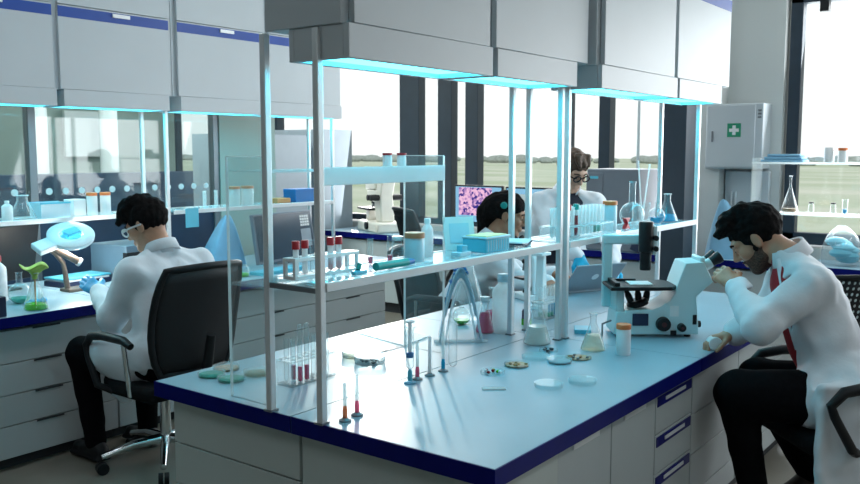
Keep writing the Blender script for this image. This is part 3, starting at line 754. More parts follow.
t = thing('pipette', 'grey pipette leaning between the rack and the tall white holder', 'pipette', (3.56, 1.93, Z))
m = MB(); m.tube([(-.05,-.02,.002),(-.035,-.014,.06),(-.02,-.008,.10),(.03,.012,.24)], [.003,.006,.010,.012], 12); m.build('body', M['greyblue'], t)
MB().cyl((.03,.012,.24),(.036,.014,.262),.007,n=10).build('plunger', M['steel'], t)
t = thing('marker', 'black marker with lime green base behind the large translucent bottle', 'marker', (3.27, 1.93, Z))
MB().lathe([(0,0),(.022,0),(.022,.028),(0,.028)], n=20).build('base', M['liq_green'], t); MB().lathe([(0,.028),(.020,.028),(.020,.06),(.016,.068),(0,.068)], n=20).build('body', M['navy'], t)
# laptop
t = thing('laptop', 'grey laptop, lid open, at the far end of the island', 'laptop', (4.29, 2.235, Z), 2.70)
B(-.165,.165,-.11,.12,0,.014).build('base', M['greyblue'], t, bev=.003)
m = MB().box(-.165,.165,-.004,.004,0,.205); m.move(Matrix.Translation((0,.118,.014)) @ Matrix.Rotation(-.72, 4, 'X')); ld = m.build('lid', M['greyblue'], t, bev=.002)
m = MB().box(-.155,.155,-.0052,-.0042,.012,.195); m.move(Matrix.Translation((0,.118,.014)) @ Matrix.Rotation(-.72, 4, 'X')); m.build('screen', M['screen_dark'], ld)
m = MB()
for r_ in range(5):
    for c_ in range(12): m.box(-.145+c_*.0245,-.125+c_*.0245,-.02+r_*.022,-.002+r_*.022,.014,.0155)
m.build('keyboard', M['black'], t)
m = MB().lathe([(0,.0),(.022,.0),(.022,.001),(0,.001)], n=20); m.move(Matrix.Translation((0,.118,.014)) @ Matrix.Rotation(-.72, 4, 'X') @ Matrix.Translation((0,.0042,.11)) @ Matrix.Rotation(-PI/2, 4, 'X')); m.build('lid_emblem', M['white'], ld)

# ---------------------------------------------------------------- nearest shelf
Z = ZS1
P = tuberack('white test tube rack on the nearest shelf between the two front posts', (1.718, 1.775, Z), 7, 1, .036, .062, 'white', depth=.050, thick=.010, posts=True)
for i in range(7):
    if i in (3, 6): continue
    x, y, z = P[0][i]; y += .0
    redc = i in (0, 1, 4, 5)
    if redc: testtube('red-capped tube, %s from the left in the white shelf rack' % ORD[[0,1,4,5].index(i)], (x, y, z), .0085, .088, 'liq_pink' if i in (4,5) else None, .3, 'redcap', 'tubes in the white shelf rack', gmat='frost')
    else: testtube('open grey tube between the red-capped tubes in the white shelf rack' if True else '', (x, y, z), .011, .098, None, .3, group='tubes in the white shelf rack')
t = thing('tube_clip', 'small cyan clip lying in front of the white shelf rack', 'clip', (1.925, 1.72, Z))
MB().prism([(-.03,-.012),(.03,-.012),(.02,.012),(-.02,.012)], 0, .012, 'z').build('body', M['cyan'], t, bev=.003); MB().cyl((.0,0,.012),(.01,.004,.03),.008,n=10).build('knob', M['teal'], t)
t = thing('marker', 'thick teal marker with blue cap lying on the nearest shelf', 'marker', (2.005, 1.72, Z))
MB().tube([(0,0,.014),(.15,-.004,.014)], [.0135,.0125], 16).build('body', M['teal'], t); MB().tube([(.15,-.004,.014),(.18,-.005,.014)], [.011,.009], 14).build('cap', M['cyandeep'], t)
testtube('thin tube with pink base standing just right of the white shelf rack', (2.125, 1.845, Z), .008, .085, 'liq_pink', .3)
testtube('thin tube with pink base standing alone left of the small shelf flask', (2.165, 1.795, Z), .009, .10, 'liq_pink', .3)
flask('small white-capped conical flask left of the jar with brown lid', (2.235, 1.82, Z), .075, .030, None, .3, .5, 'white', mat='glass')
jar('pale blue jar with brown lid on the nearest shelf', (2.27, 1.775, Z), .033, .085, 'paleblue', 'brownlid')
bottle('slim frosted bottle right of the jar with brown lid', (2.40, 1.82, Z), .021, .135, 'frost', 'white', neck=.45)
t = thing('sample_block', 'small cyan sample block on the shelf left of the blue tip box', 'block', (2.50, 1.745, Z))
MB().box(-.035,.035,-.02,.02,0,.014).build('base', M['paleblue'], t, bev=.002); MB().box(-.012,.022,-.012,.012,.014,.036).build('block', M['cyan'], t, bev=.002)
t = thing('pipette_tip_box', 'blue tip box with yellow top on the shelf in front of the woman', 'box', (2.60, 1.705, Z))
B(0,.16,0,.105,0,.050).build('body', M['cyan'], t, bev=.004); B(-.003,.163,-.003,.108,.050,.058).build('lid', M['paleblue'], t, bev=.003)
B(.01,.15,.008,.097,.058,.061).build('card', M['yellow'], t)
m = MB()
for i in range(9): m.box(.012+i*.017,.014+i*.017,-.002,0,.006,.045)
m.build('ribs', M['paleblue'], t)
t = thing('tablet_card', 'white card with a pale blue panel leaning up behind the blue tip box', 'card', (2.645, 1.850, Z), -.55)
m = MB().box(-.062,.062,-.003,.003,0,.125); R_ = Matrix.Rotation(-.22, 4, 'X'); m.move(R_); m.build('sheet', M['paper'], t)
m = MB().box(-.040,.040,-.0042,-.003,.025,.10); m.move(R_); m.build('panel', M['paleblue'], t)
t = thing('notebook', 'open dark blue notebook on the shelf right of the blue tip box', 'notebook', (2.90, 1.775, Z), .3)
for s in (-1, 1):
    m = MB().box(0, .085, -.06, .06, 0, .004); m.move(Matrix.Rotation(-s*.14+(PI if s < 0 else 0), 4, 'Y') if s > 0 else Matrix.Diagonal((-1,1,1,1)) @ Matrix.Rotation(-.14, 4, 'Y')); m.build('cover', M['navy'], t)
    m = MB().box(.003, .08, -.055, .055, .004, .009); m.move(Matrix.Rotation(-.14, 4, 'Y') if s > 0 else Matrix.Diagonal((-1,1,1,1)) @ Matrix.Rotation(-.14, 4, 'Y')); m.build('pages', M['paper'], t)
o = MB().box(0,.09,0,.07,0,.022).build('slide_box', M['navy'], loc=(2.985, 1.70, Z), bev=.002) if False else None

# ---------------------------------------------------------------- farther shelf
P = tuberack('clear rack of many tubes on the farther shelf in front of the standing man', (3.17, 1.685, Z), 12, 2, .036, .055, 'clearplate', depth=.13)
for j in range(2):
    for i in range(12):
        q = {(2,0):('liq_red','redcap'),(4,0):('liq_red','teal'),(9,0):('liq_teal',None),(10,0):('liq_teal',None)}.get((i, j), (None, None))
        lab = {(2,0):'tube of dark red liquid with red cap in the rack on the farther shelf', (4,0):'tube of dark red liquid with teal cap in the rack on the farther shelf'}.get((i, j), ('clear' if not q[0] else 'teal-filled')+' tube, %s from left, %s row, rack on farther shelf' % (ORD[i], ('front','back')[j]))
        testtube(lab, P[j][i], .010, .125, q[0], .7 if q[1] else .25, q[1], 'tubes in the rack on the farther shelf', gmat='pe' if not q[1] else 'glass')
jar('slim white jar with orange lid on the farther shelf', (3.735, 1.76, Z), .033, .125, 'paleblue', 'orange')
t = thing('clip', 'small red clip on the farther shelf beside the round flask', 'clip', (3.875, 1.74, Z))
MB().prism([(-.025,0),(.025,0),(.0,.025)], -.01, .01, 'y').build('lower_jaw', M['redcap'], t); MB().prism([(-.025,.05),(.025,.05),(.0,.025)], -.01, .01, 'y').build('upper_jaw', M['redcap'], t)
roundflask('clear round flask on the farther shelf left of the small blue bottle', (3.985, 1.76, Z), .062, .10)
t = thing('beaker', 'clear beaker with two white glass rods on the farther shelf', 'beaker', (4.13, 1.775, Z))
MB().lathe([(0,0),(.045,0),(.045,.105),(.049,.112)], n=28).build('glass_body', M['glass'], t)
tag(MB().tube([(0,0,.003),(-.065,.0,.32)], .004, 8).build('glass_rod', M['frost'], loc=(4.145,1.775,Z+.003)), 'white glass rod leaning left out of the clear beaker', 'rod', 'glass rods in the beaker')
tag(MB().tube([(0,0,.003),(.085,-.0,.30)], .004, 8).build('glass_rod', M['frost'], loc=(4.115,1.765,Z+.003)), 'white glass rod leaning right out of the clear beaker', 'rod', 'glass rods in the beaker')
roundflask('small flask of bright blue liquid above the microscope lamp tube', (4.235, 1.735, Z), .042, .03, 'liq_blue', .42)
flask('conical flask with blue liquid at the right end of the farther shelf', (4.40, 1.745, Z), .145, .055, 'liq_blue', .28, .30)
# ---------------------------------------------------------------- large inverted microscope
Z = ZT
t = thing('microscope', 'large pale aqua inverted microscope used by the man on the right', 'microscope', (3.255, 1.505, Z), math.radians(-53.5))
bp = [(0,.012),(.348,.012),(.346,.06),(.335,.17),(.402,.232),(.362,.312),(.288,.308),(.262,.235),(.247,.180),(.225,.150),(.19,.128),(.155,.115),(.045,.112),(.045,.105),(.010,.105)]
MB().prism(bp, .0, .17, 'y').build('body', M['scope'], t, bev=.008)
for u in (.03,.31):
    for v in (.03,.14): MB().cyl((u,v,0),(u,v,.013),.014,n=14).build('foot', M['black'], t)
B(.012,.045,.02,.15,.10,.200).build('stage_pillar', M['scope'], t, bev=.005)
MB().prism([(-.02,-.03),(.17,-.03),(.23,-.02),(.262,.03),(.262,.14),(.235,.19),(-.02,.19)], .198, .213, 'z').build('stage', M['black'], t, bev=.003)
B(.07,.165,.03,.13,.2135,.2165).build('stage_glass', M['paper'], t)
m = MB(); m.box(.0,.02,-.01,.17,.213,.228); m.box(.02,.12,.15,.165,.213,.222); m.build('stage_clip', M['black'], t, bev=.002)
m = MB()
m.lathe([(.0,-.006),(.045,-.006),(.045,.012),(.036,.020),(0,.020)], n=26, M=Matrix.Translation((.115,.085,.125)) @ Matrix.Rotation(-.28,4,'Y')); tu = m.build('turret', M['black'], t)
for k, (du, tl) in enumerate(((-.035,-.42),(.0,-.12),(.032,.16))):
    m = MB().lathe([(0,0),(.014,0),(.014,.03),(.010,.042),(.010,.055),(0,.055)], n=16, M=Matrix.Translation((.118+du,.07+.012*k,.138)) @ Matrix.Rotation(tl,4,'Y')); m.build('objective', M['black'], tu)
B(.075,.14,-.006,.0,.05,.100).build('dark_panel', M['navy'], t, bev=.002)
for u, z, r in ((.20,.058,.030),(.275,.044,.017)):
    k = MB().cyl((u,-.028,z),(u,.0,z),r*.92,r,n=26).build('knob', M['black'], t, bev=.002)
    MB().cyl((u,-.030,z),(u,-.028,z),r*.35,n=16).build('knob_disc', pmat('dark_red', (.07,.012,.015), .5), k)
B(.232,.256,-.006,0,.010,.030).build('switch', M['black'], t, bev=.001)
B(.228,.264,-.002,0,.088,.132).build('plate', M['paper'], t)
B(.322,.338,-.004,0,.055,.095).build('side_slot', M['black'], t, bev=.001)
MB().cyl((.352,.06,.045),(.372,.06,.045),.014,n=16).build('side_knob', M['black'], t)
for v in (.052,.118):
    e = MB().cyl((.352,v,.272),(.405,v,.306),.024,.021,n=20).build('eyepiece_tube', M['scope'], t)
    MB().lathe([(0,0),(.020,0),(.022,.028),(.025,.034),(.025,.052),(.017,.054),(.015,.048),(0,.048)], n=22, M=Matrix.Translation((.400,v,.303)) @ Matrix.Rotation(math.atan2(.053,.034),4,'Y')).build('eyepiece', M['black'], e)
B(.352,.372,.02,.15,.296,.330).build('binocular_head', M['scope'], t, bev=.006)
# lamp arm
m = MB(); m.box(-.020,.020,.15,.19,.10,.40); m.box(-.020,.165,.145,.195,.370,.410); m.build('lamp_arm', M['scope'], t, bev=.006)
m = MB(); m.lathe([(0,0),(.022,0),(.024,.008),(.024,.075),(.030,.08),(.031,.20),(.028,.206),(0,.206)], n=26, M=Matrix.Translation((.155,.135,.262))); lt = m.build('lamp_housing', M['black'], t)
B(.182,.200,.12,.15,.33,.45).build('side_rail', M['alu'], lt, bev=.003)
for z in (.355,.40): MB().cyl((.191,.10,z),(.191,.135,z),.011,n=14).build('clamp_screw', M['black'], lt)

def microscope(label, loc, rz, mat='cream', group=None, s=1.0):
    """upright bench microscope; user looks from local -Y"""
    t = thing('microscope', label, 'microscope', loc, rz, group); k = lambda *a: [v*s for v in a]
    m = MB().prism([(-.07,-.11),(.07,-.11),(.085,.06),(.06,.12),(-.06,.12),(-.085,.06)], 0, .045, 'z'); m.move(Matrix.Scale(s,4)); m.build('base', M[mat], t, bev=.006)
    m = MB().prism([(.04,.045),(.115,.045),(.115,.30),(.09,.345),(-.06,.345),(-.075,.315),(.02,.29),(.055,.24),(.055,.14)], -.032, .032, 'x'); m.move(Matrix.Scale(s,4)); m.build('arm', M[mat], t, bev=.008)
    m = MB().box(-.08,.08,-.075,.05,.150,.165); m.move(Matrix.Scale(s,4)); m.build('stage', M['black'], t, bev=.002)
    m = MB().lathe([(0,0),(.036,0),(.040,.02),(.03,.03),(0,.03)], n=22, M=Matrix.Translation((0,-.02,.265))); m.move(Matrix.Scale(s,4)); tu = m.build('turret', M['black'], t)
    for a in range(4):
        c = (.02*math.cos(a*PI/2), -.02+.02*math.sin(a*PI/2)); m = MB().cyl((c[0]*1.0,c[1],.268),(c[0]*1.6,-.02+(c[1]+.02)*1.6,.212),.011,.008,n=12); m.move(Matrix.Scale(s,4)); m.build('objective', M['steel'], tu)
    m = MB().prism([(-.055,.345),(.05,.345),(.05,.375),(-.03,.405),(-.075,.37)], -.045, .045, 'x'); m.move(Matrix.Scale(s,4)); h = m.build('head', M[mat], t, bev=.008)
    for x in (-.031,.031):
        m = MB().cyl((x,-.04,.375),(x,-.135,.435),.017,.015,n=16); m.move(Matrix.Scale(s,4)); e = m.build('eyepiece_tube', M[mat], h)
    for x in (-.031,.031):
        m = MB().cyl((x,-.115,.4225),(x,-.15,.4445),.020,.022,n=16); m.move(Matrix.Scale(s,4)); m.build('eyepiece', M['black'], h)
    for x in (-.06,.045):
        m = MB().cyl((x,.085,.09),(x+.015,.085,.09),.026,n=18); m.move(Matrix.Scale(s,4)); m.build('focus_knob', M['black'], t)
    m = MB().lathe([(0,.045),(.03,.045),(.03,.06),(.022,.075),(0,.075)], n=20, M=Matrix.Translation((0,-.02,0))); m.move(Matrix.Scale(s,4)); m.build('lamp', M['black'], t)
    return t
mic = microscope('white microscope on the island in front of the seated woman', (3.86, 2.27, Z), PI*.85, 'white', s=.70)
t = thing('microscope', 'large cream microscope at the far left end of the far bench', 'microscope', (6.34, 5.36, Z), math.radians(-118))
MB().prism([(-.30,.0),(.22,.0),(.22,.10),(-.30,.10)], -.14, .14, 'y').build('base', M['cream'], t, bev=.02)
MB().prism([(.02,.10),(.17,.10),(.13,.34),(.20,.52),(.06,.52),(.03,.40),(-.20,.40),(-.24,.30),(-.02,.28)], -.07, .07, 'y').build('arm', M['cream'], t, bev=.015)
MB().box(-.32,.0,-.13,.13,.205,.225).build('stage', M['black'], t, bev=.004)
MB().box(-.26,-.18,-.06,.06,.10,.205).build('stage_pillar', M['cream'], t, bev=.006)
tu = MB().cyl((-.12,0,.265),(-.12,0,.30),.055,n=22).build('turret', M['black'], t)
for k in range(4): MB().cyl((-.12+.03*math.cos(k*1.57),.03*math.sin(k*1.57),.268),(-.12+.05*math.cos(k*1.57),.05*math.sin(k*1.57),.228),.014,.010,n=12).build('objective', M['steel'], tu)
h = MB().prism([(-.24,.40),(.02,.40),(.02,.50),(-.12,.55),(-.22,.50)], -.08, .08, 'y').build('head', M['cream'], t, bev=.015)
for v in (-.035,.035):
    e = MB().cyl((-.18,v,.50),(-.30,v,.565),.026,.024,n=18).build('eyepiece_tube', M['cream'], h)
    MB().cyl((-.285,v,.557),(-.33,v,.581),.030,n=18).build('eyepiece', M['black'], h)
for u, z, r in ((.04,.33,.028),(.11,.33,.028),(-.02,.06,.035)): MB().cyl((u,-.16,z),(u,-.07,z),r,n=20).build('knob', M['black'], t)
for u, z, r in ((.04,.33,.028),(.11,.33,.028),(-.02,.06,.035)): MB().cyl((u,.07,z),(u,.16,z),r,n=20).build('knob', M['black'], t)

# ---------------------------------------------------------------- far bench
def monitor(label, loc, rz, w, h, z0, kind):
    t = thing('monitor', label, 'monitor', loc, rz, 'monitors on the far bench')
    B(-w/2, w/2, 0, .03, z0, z0+h).build('casing', M['black'], t, bev=.004)
    sc = B(-w/2+.012, w/2-.012, -.003, -.001, z0+.014, z0+h-.014).build('screen', M['screen_blue'], t)
    if kind == 'cells': B(-w/2+.05, w/2-.11, -.005, -.0035, z0+.07, z0+h-.02).build('micrograph', M['cells'], sc)
    else: B(-w/2+.03, w/2-.03, -.005, -.0035, z0+.03, z0+h-.06).build('document', M['paper'], sc)
    B(-.035,.035,.03,.055,.012,z0+h*.5).build('stand', M['black'], t, bev=.004); B(-.12,.12,-.04,.12,0,.012).build('foot', M['black'], t, bev=.003)
monitor('monitor with a purple and pink cell picture behind the seated woman', (6.30, 4.22, Z), -PI/2-.05, .52, .335, .135, 'cells')
monitor('monitor behind the head of the seated woman, right of the cell picture', (6.30, 3.69, Z), -PI/2, .50, .33, .135, 'doc')
t = thing('analyser', 'tall grey instrument casing behind the standing man', 'instrument', (6.13, 3.09, Z), -PI/2)
B(0,.43,0,.40,0,.63).build('casing', M['greybox'], t, bev=.01)
B(.0,.14,-.006,0,.05,.60).build('front_panel', M['greybox'], t, bev=.003)
B(.03,.10,-.008,-.006,.555,.575).build('badge', M['cyan'], t)
m = MB().box(-.05,.05,-.012,.012,0,.24); m.move(Matrix.Rotation(.35,4,'Y')); tag(m.build('folder', M['navy'], loc=(6.115,2.66,Z+.012), rz=-PI/2), 'dark navy folder leaning against the grey instrument', 'folder')
tag(B(-.10,.10,-.03,.03,0,.035).build('card_tray', M['orange_wood'], loc=(6.16,2.56,Z), rz=PI/2), 'tan tray on the far bench left of the dark column', 'tray')
tag(B(-.06,.06,-.05,.05,0,.05).build('card_box', M['orange_wood'], loc=(6.19,3.32,Z), rz=.1), 'small tan box on the far bench behind the standing man', 'box')
# draped dust covers
def dustcover(label, loc, w, d, h, rz):
    rows = []; rr = random.Random(int(w*1000)); n = 28
    for k, (z, s) in enumerate(((0,1.0),(.25,.86),(.5,.66),(.75,.42),(.93,.22),(1.0,.08))):
        row = []
        for i in range(n):
            a = 2*PI*i/n; wv = 1+.07*math.sin(a*5+1)*(1-z)
            row.append((w/2*s*math.copysign(abs(math.cos(a))**.6, math.cos(a))*wv+ (1-s)*w*.16, d/2*s*math.copysign(abs(math.sin(a))**.6, math.sin(a))*wv, z*h))
        rows.append(row)
    m = MB().surf(rows, True); m.bm.faces.new(m.bm.verts[-n:] if False else [v for v in list(m.bm.verts)[-n:]])
    o = m.build('dust_cover', M['cloth_blue'], loc=loc, rz=rz, sub=1); tag(o, label, 'cover', 'blue dust covers over bench instruments')
dustcover('light blue dust cover on the far bench right of the dark column', (6.32, 2.045, Z), .28, .34, .42, PI/2)
dustcover('light blue dust cover on the left bench behind the black chair', (3.70, 4.50, Z), .34, .20, .35, .0)
# plastic bag of blue gloves
t = thing('plastic_bag', 'clear plastic bag with crumpled blue sheets on the far bench at the right edge', 'bag', (6.28, 1.27, Z))
rr = random.Random(11); rows = []
for z, s in ((0,.9),(.05,1.0),(.13,.95),(.20,.75),(.25,.40),(.27,.18)):
    rows.append([(.09*s*math.cos(2*PI*i/22)*(1+.1*rr.uniform(-1,1)), .13*s*math.sin(2*PI*i/22)*(1+.1*rr.uniform(-1,1)), z) for i in range(22)])
MB().surf(rows, True).build('bag_film', M['clearplate'], t, sub=1)
m = MB()
for i in range(7): m.sph((rr.uniform(-.03,.03), rr.uniform(-.06,.06), .05+i*.018), (.055,.075,.035), 10)
m.build('blue_sheets', M['cyan'], t)
tag(B(-.12,.12,-.15,.15,0,.21).build('bin_box', M['frost'], loc=(6.36,.93,Z), bev=.01), 'frosted box beside the plastic bag at the right edge', 'box')
# things on the clear rack at the right window
ra, rb = Z+.345, Z+.690
flask('tall clear conical flask on the lower tier of the clear rack by the right window', (6.29, 1.615, ra), .25, .055, 'pill', .10, .14)
bottle('small clear vial with dark cap beside the tall flask by the right window', (6.29, 1.475, ra), .018, .075, 'glass', 'black', neck=.75)
bottle('small clear vial with dark cap, middle of the lower tier by the right window', (6.29, 1.335, ra), .018, .075, 'glass', 'black', neck=.75)
testtube('tube of teal liquid on the lower tier of the clear rack by the window', (6.29, 1.262, ra), .017, .10, 'liq_blue', .35)
jar('white jar with orange lid on the upper tier by the right window', (6.29, 1.29, rb), .03, .085, 'white', 'orange')
jar('tall white jar without lid on the upper tier by the right window', (6.29, 1.375, rb), .032, .10, 'white', None)
t = thing('folded_towel', 'folded light blue towel on the upper tier of the clear rack by the right window', 'towel', (6.29, 1.66, rb))
for k in range(3):
    B(-.09+.006*k,.09-.006*k,-.14+.012*k,.14-.02*k,k*.019,k*.019+.018).build('fold', M['cloth_blue'], t, bev=.008)

# ---------------------------------------------------------------- left shelf
Z = 1.135
flask('clear flat-bottomed flask on the left shelf near the left edge', (2.43, 4.62, Z), .13, .07, None, .3, .40)
bottle('small frosted dropper bottle on the left shelf at the left edge', (2.335, 4.60, Z), .028, .105, 'frost', 'white', neck=.35)
jar('short clear jar leftmost on the left shelf', (2.25, 4.60, Z), .030, .05, 'glass', None)
t = thing('storage_tub', 'pale blue see-through tub on the left shelf beside the clear flask', 'tub', (2.50, 4.555, Z))
m = MB(); m.box(0,.17,0,.12,0,.004); m.box(0,.004,0,.12,.004,.085); m.box(.166,.17,0,.12,.004,.085); m.box(.004,.166,0,.004,.004,.085); m.box(.004,.166,.116,.12,.004,.085); m.build('tub', M['paleblue'], t)
m = MB(); m.box(-.004,.174,-.004,.0,.078,.088); m.box(-.004,.174,.12,.124,.078,.088); m.build('rim', M['cyan'], t)
tag(B(-.045,.045,-.04,.04,0,.095).build('paper_box', M['white'], loc=(2.745,4.63,Z), rz=.2, bev=.003), 'plain white box on the left shelf between tub and jars', 'box')
jar('white jar with orange lid on the left shelf right beside the white box', (2.835, 4.60, Z), .030, .118)
jar('white jar with orange lid on the left shelf nearest the head of the seated man', (2.915, 4.59, Z), .030, .118)
for i, x in enumerate((3.66, 3.755)):
    t = thing('measuring_cylinder', 'slim clear measuring cylinder on the left shelf above the black chair, %s of two' % ('left','right')[i], 'cylinder', (x, 4.62, Z), 0, 'measuring cylinders on the left shelf')
    MB().lathe([(0,0),(.028,0),(.028,.006),(.012,.010),(.011,.105),(.014,.110)], n=20).build('glass_body', M['pe'], t)
jar('white jar with orange lid on the left shelf seen through the acrylic rack, left one', (3.90, 4.61, Z), .042, .12, 'pe', 'brownlid')
jar('white jar with orange lid on the left shelf seen through the acrylic rack, right one', (4.02, 4.61, Z), .042, .12, 'pe', 'brownlid')
tag(B(0,.27,0,.13,0,.095).build('carton', M['cyandeep'], loc=(4.44,4.57,Z), bev=.004), 'blue carton on the left shelf behind the front shelf posts', 'carton')
tag(B(0,.13,0,.10,0,.035).build('wood_block', M['orange_wood'], loc=(4.27,4.58,Z), bev=.004), 'flat brown block on the left shelf beside the blue carton', 'block')
tag(B(-.05,.05,-.003,0,-.11,.012).build('paper_note', M['cyan'], loc=(3.46,4.4958,Z)), 'blue paper note hanging from the edge of the left shelf', 'note')
# ---------------------------------------------------------------- left bench top
Z = ZT
flask('conical flask with bright green liquid on the left bench', (2.155, 4.015, Z), .18, .056, 'liq_green', .17, .30)
t = thing('leaf_funnel', 'wavy yellow-green leaf-shaped funnel sitting in the green flask', 'funnel', (2.155, 4.015, Z+.150))
rows = []
for k in range(6):
    q = k/5; rows.append([((.010+.055*q**1.6)*math.cos(2*PI*i/40), (.010+.055*q**1.6)*math.sin(2*PI*i/40), .075*q**.8*(1-.15*q)+.012*q*math.sin(2*PI*i/40*3)) for i in range(40)])
MB().surf(rows, True).build('funnel_cone', M['green'], t, solid=.002)
MB().cyl((0,0,-.125),(0,0,.004),.004,n=8).build('stem', M['orange_wood'], t)
t = thing('ring_lamp', 'white ring magnifier lamp on a bronze arm shining on the left bench', 'lamp', (2.585, 4.40, Z))
MB().prism([(-.06,-.05),(.09,-.05),(.10,.05),(-.06,.05)], 0, .018, 'z').build('base', M['bronze'], t, bev=.005)
m = MB(); m.tube([(-.04,0,.015),(-.05,0,.10),(-.06,0,.16),(-.10,0,.215),(-.13,0,.235)], [.016,.014,.013,.013,.012], 12); ar = m.build('arm', M['bronze'], t)
MB().cyl((-.11,-.005,.245),(.01,-.03,.165),.022,.020,n=18).build('counterweight', M['bronze'], ar)
MB().cyl((.01,-.03,.165),(.022,-.033,.157),.024,n=18).build('end_cap', M['alu'], ar)
HM = Matrix.Translation((-.02,-.02,.305)) @ Matrix.Rotation(math.radians(-14),4,'Y') @ Matrix.Rotation(math.radians(26),4,'X')
m = MB(); m.lathe([(.060,-.018),(.112,-.018),(.122,-.006),(.122,.012),(.105,.022),(.066,.022),(.060,.012),(.060,-.018)], n=40); m.move(HM); hd = m.build('lamp_head', M['white'], t)
m = MB(); m.lathe([(.064,-.020),(.108,-.020),(.108,-.0185),(.064,-.0185),(.064,-.020)], n=40); m.move(HM); m.build('ring_light', M['lamp'], hd)
m = MB(); m.lathe([(0,-.002),(.060,-.002),(.060,.004),(0,.010)], n=32); m.move(HM); m.build('lens', M['bluefilm'], hd)
m = MB(); m.prism([(-.21,-.05),(-.105,-.045),(-.105,.045),(-.21,.04)], -.020, .012, 'z'); m.move(HM); m.build('handle', M['white'], hd, bev=.005)
m = MB(); m.box(-.035,.045,-.03,.03,.010,.035); m.move(HM); m.build('lens_cover', M['cyan'], hd, bev=.005)
lamp('POINT', 'ring_lamp_light', (2.56, 4.35, 1.00), 13, (1,.95,.86), shadow_soft_size=.08)
t = thing('control_box', 'black control box with white marks at the left edge of the left bench', 'box', (1.80, 3.94, Z), .05)
B(0,.18,0,.14,0,.095).build('casing', M['navy'], t, bev=.004)
m = MB(); m.box(.08,.10,-.001,.0,.02,.045); m.box(.115,.135,-.001,.0,.02,.05); m.build('white_marks', M['white'], t)
bottle('white bottle with red cap at the left edge of the left bench', (2.165, 4.40, Z), .045, .235, 'frost', 'redcap', neck=.4)
roundflask('round clear flask with dark green stopper stain at the left edge of the bench', (2.20, 4.25, Z), .055, .05, 'liq_teal', .3)
m = MB(); rr = random.Random(4)
for i in range(9): m.sph((-.06+i*.016, rr.uniform(-.014,.014), .012), (.016,.014,.010+rr.random()*.004), 8)
tag(m.build('glove', M['glove'], loc=(2.235,4.17,Z), rz=.3), 'crumpled blue glove lying left of the green flask', 'glove')
t = thing('slide_binder', 'flat blue and white binder lying behind the ring lamp arm', 'binder', (2.74, 4.62, Z), .12)
B(-.16,.16,-.09,.09,0,.03).build('lower_cover', M['navy'], t, bev=.003); B(-.15,.15,-.085,.085,.03,.042).build('pages', M['paper'], t); B(-.16,.16,-.09,.09,.042,.052).build('upper_cover', M['cyan'], t, bev=.003)
t = thing('drawer_box', 'blue-grey instrument box with two dark bands left of the seated man', 'box', (2.93, 4.42, Z), .06)
B(0,.32,0,.34,0,.215).build('casing', M['slateblue'], t, bev=.006)
for z in (.07,.14): B(-.002,.322,-.004,.03,z,z+.035).build('dark_band', M['black'], t)
t = thing('monitor', 'dark monitor seen from the side at the left edge of the left bench', 'monitor', (2.30, 4.72, Z), .25)
m = MB().box(-.26,.26,-.012,.018,.05,.365); m.move(Matrix.Rotation(.18,4,'X')); m.build('casing', M['black'], t, bev=.005)
B(-.04,.04,.0,.04,.01,.2).build('stand', M['black'], t); B(-.12,.12,-.08,.10,0,.012).build('foot', M['black'], t, bev=.003)
m = MB(); m.tube([(-.30,-.06,.352),(.16,-.06,.345)], .008, 8); m.build('light_bar', M['white'], t)
t = thing('touch_screen', 'slanted dark blue touch screen with a white keypad on the left bench', 'screen', (4.13, 4.32, Z), .10)
R_ = Matrix.Rotation(-.16,4,'X')
m = MB().box(-.30,.30,0,.03,.02,.355); m.move(R_); m.build('casing', M['greybox'], t, bev=.006)
m = MB().box(-.285,.285,-.003,0,.04,.34); m.move(R_); sc = m.build('screen', M['screen_dark'], t)
m = MB()
for i in range(4):
    for j in range(4): m.box(.165+i*.024,.185+i*.024,-.005,-.003,.245+j*.020,.261+j*.020)
m.move(R_); m.build('keypad', M['paper'], sc)
m = MB().box(.16,.265,-.005,-.003,.10,.225); m.move(R_); m.build('side_panel', M['greyblue'], sc)
B(-.10,.10,.02,.12,0,.02).build('foot', M['steel'], t)
petri_g = thing('petri_dish', 'round dish of green liquid on the left bench right of the black chair', 'petri dish', (3.50, 4.09, Z))
MB().lathe([(0,0),(.05,0),(.052,.035),(.048,.06),(.03,.075)], n=28).build('dish', M['glass'], petri_g); MB().lathe([(0,.003),(.047,.003),(.048,.018),(0,.018)], n=26).build('culture', M['liq_green'], petri_g)
bottle('small clear bottle with red band behind the shoulder of the seated man', (3.30, 4.40, Z), .030, .17, 'glass', 'paleblue', neck=.5)
tag(B(-.20,.20,-.06,.06,0,.02).build('folder', M['cyan'], loc=(3.78,4.06,Z), rz=.08), 'bright blue folder lying on the left bench below the touch screen', 'folder')
# jars on the acrylic rack
for i, x in enumerate((2.37, 2.45)): jar('small frosted jar with red lid on top of the acrylic rack, %s one' % ('left','right')[i], (x, 1.975, ZT+.706), .017, .045, 'frost', 'redcap', lh=.008)

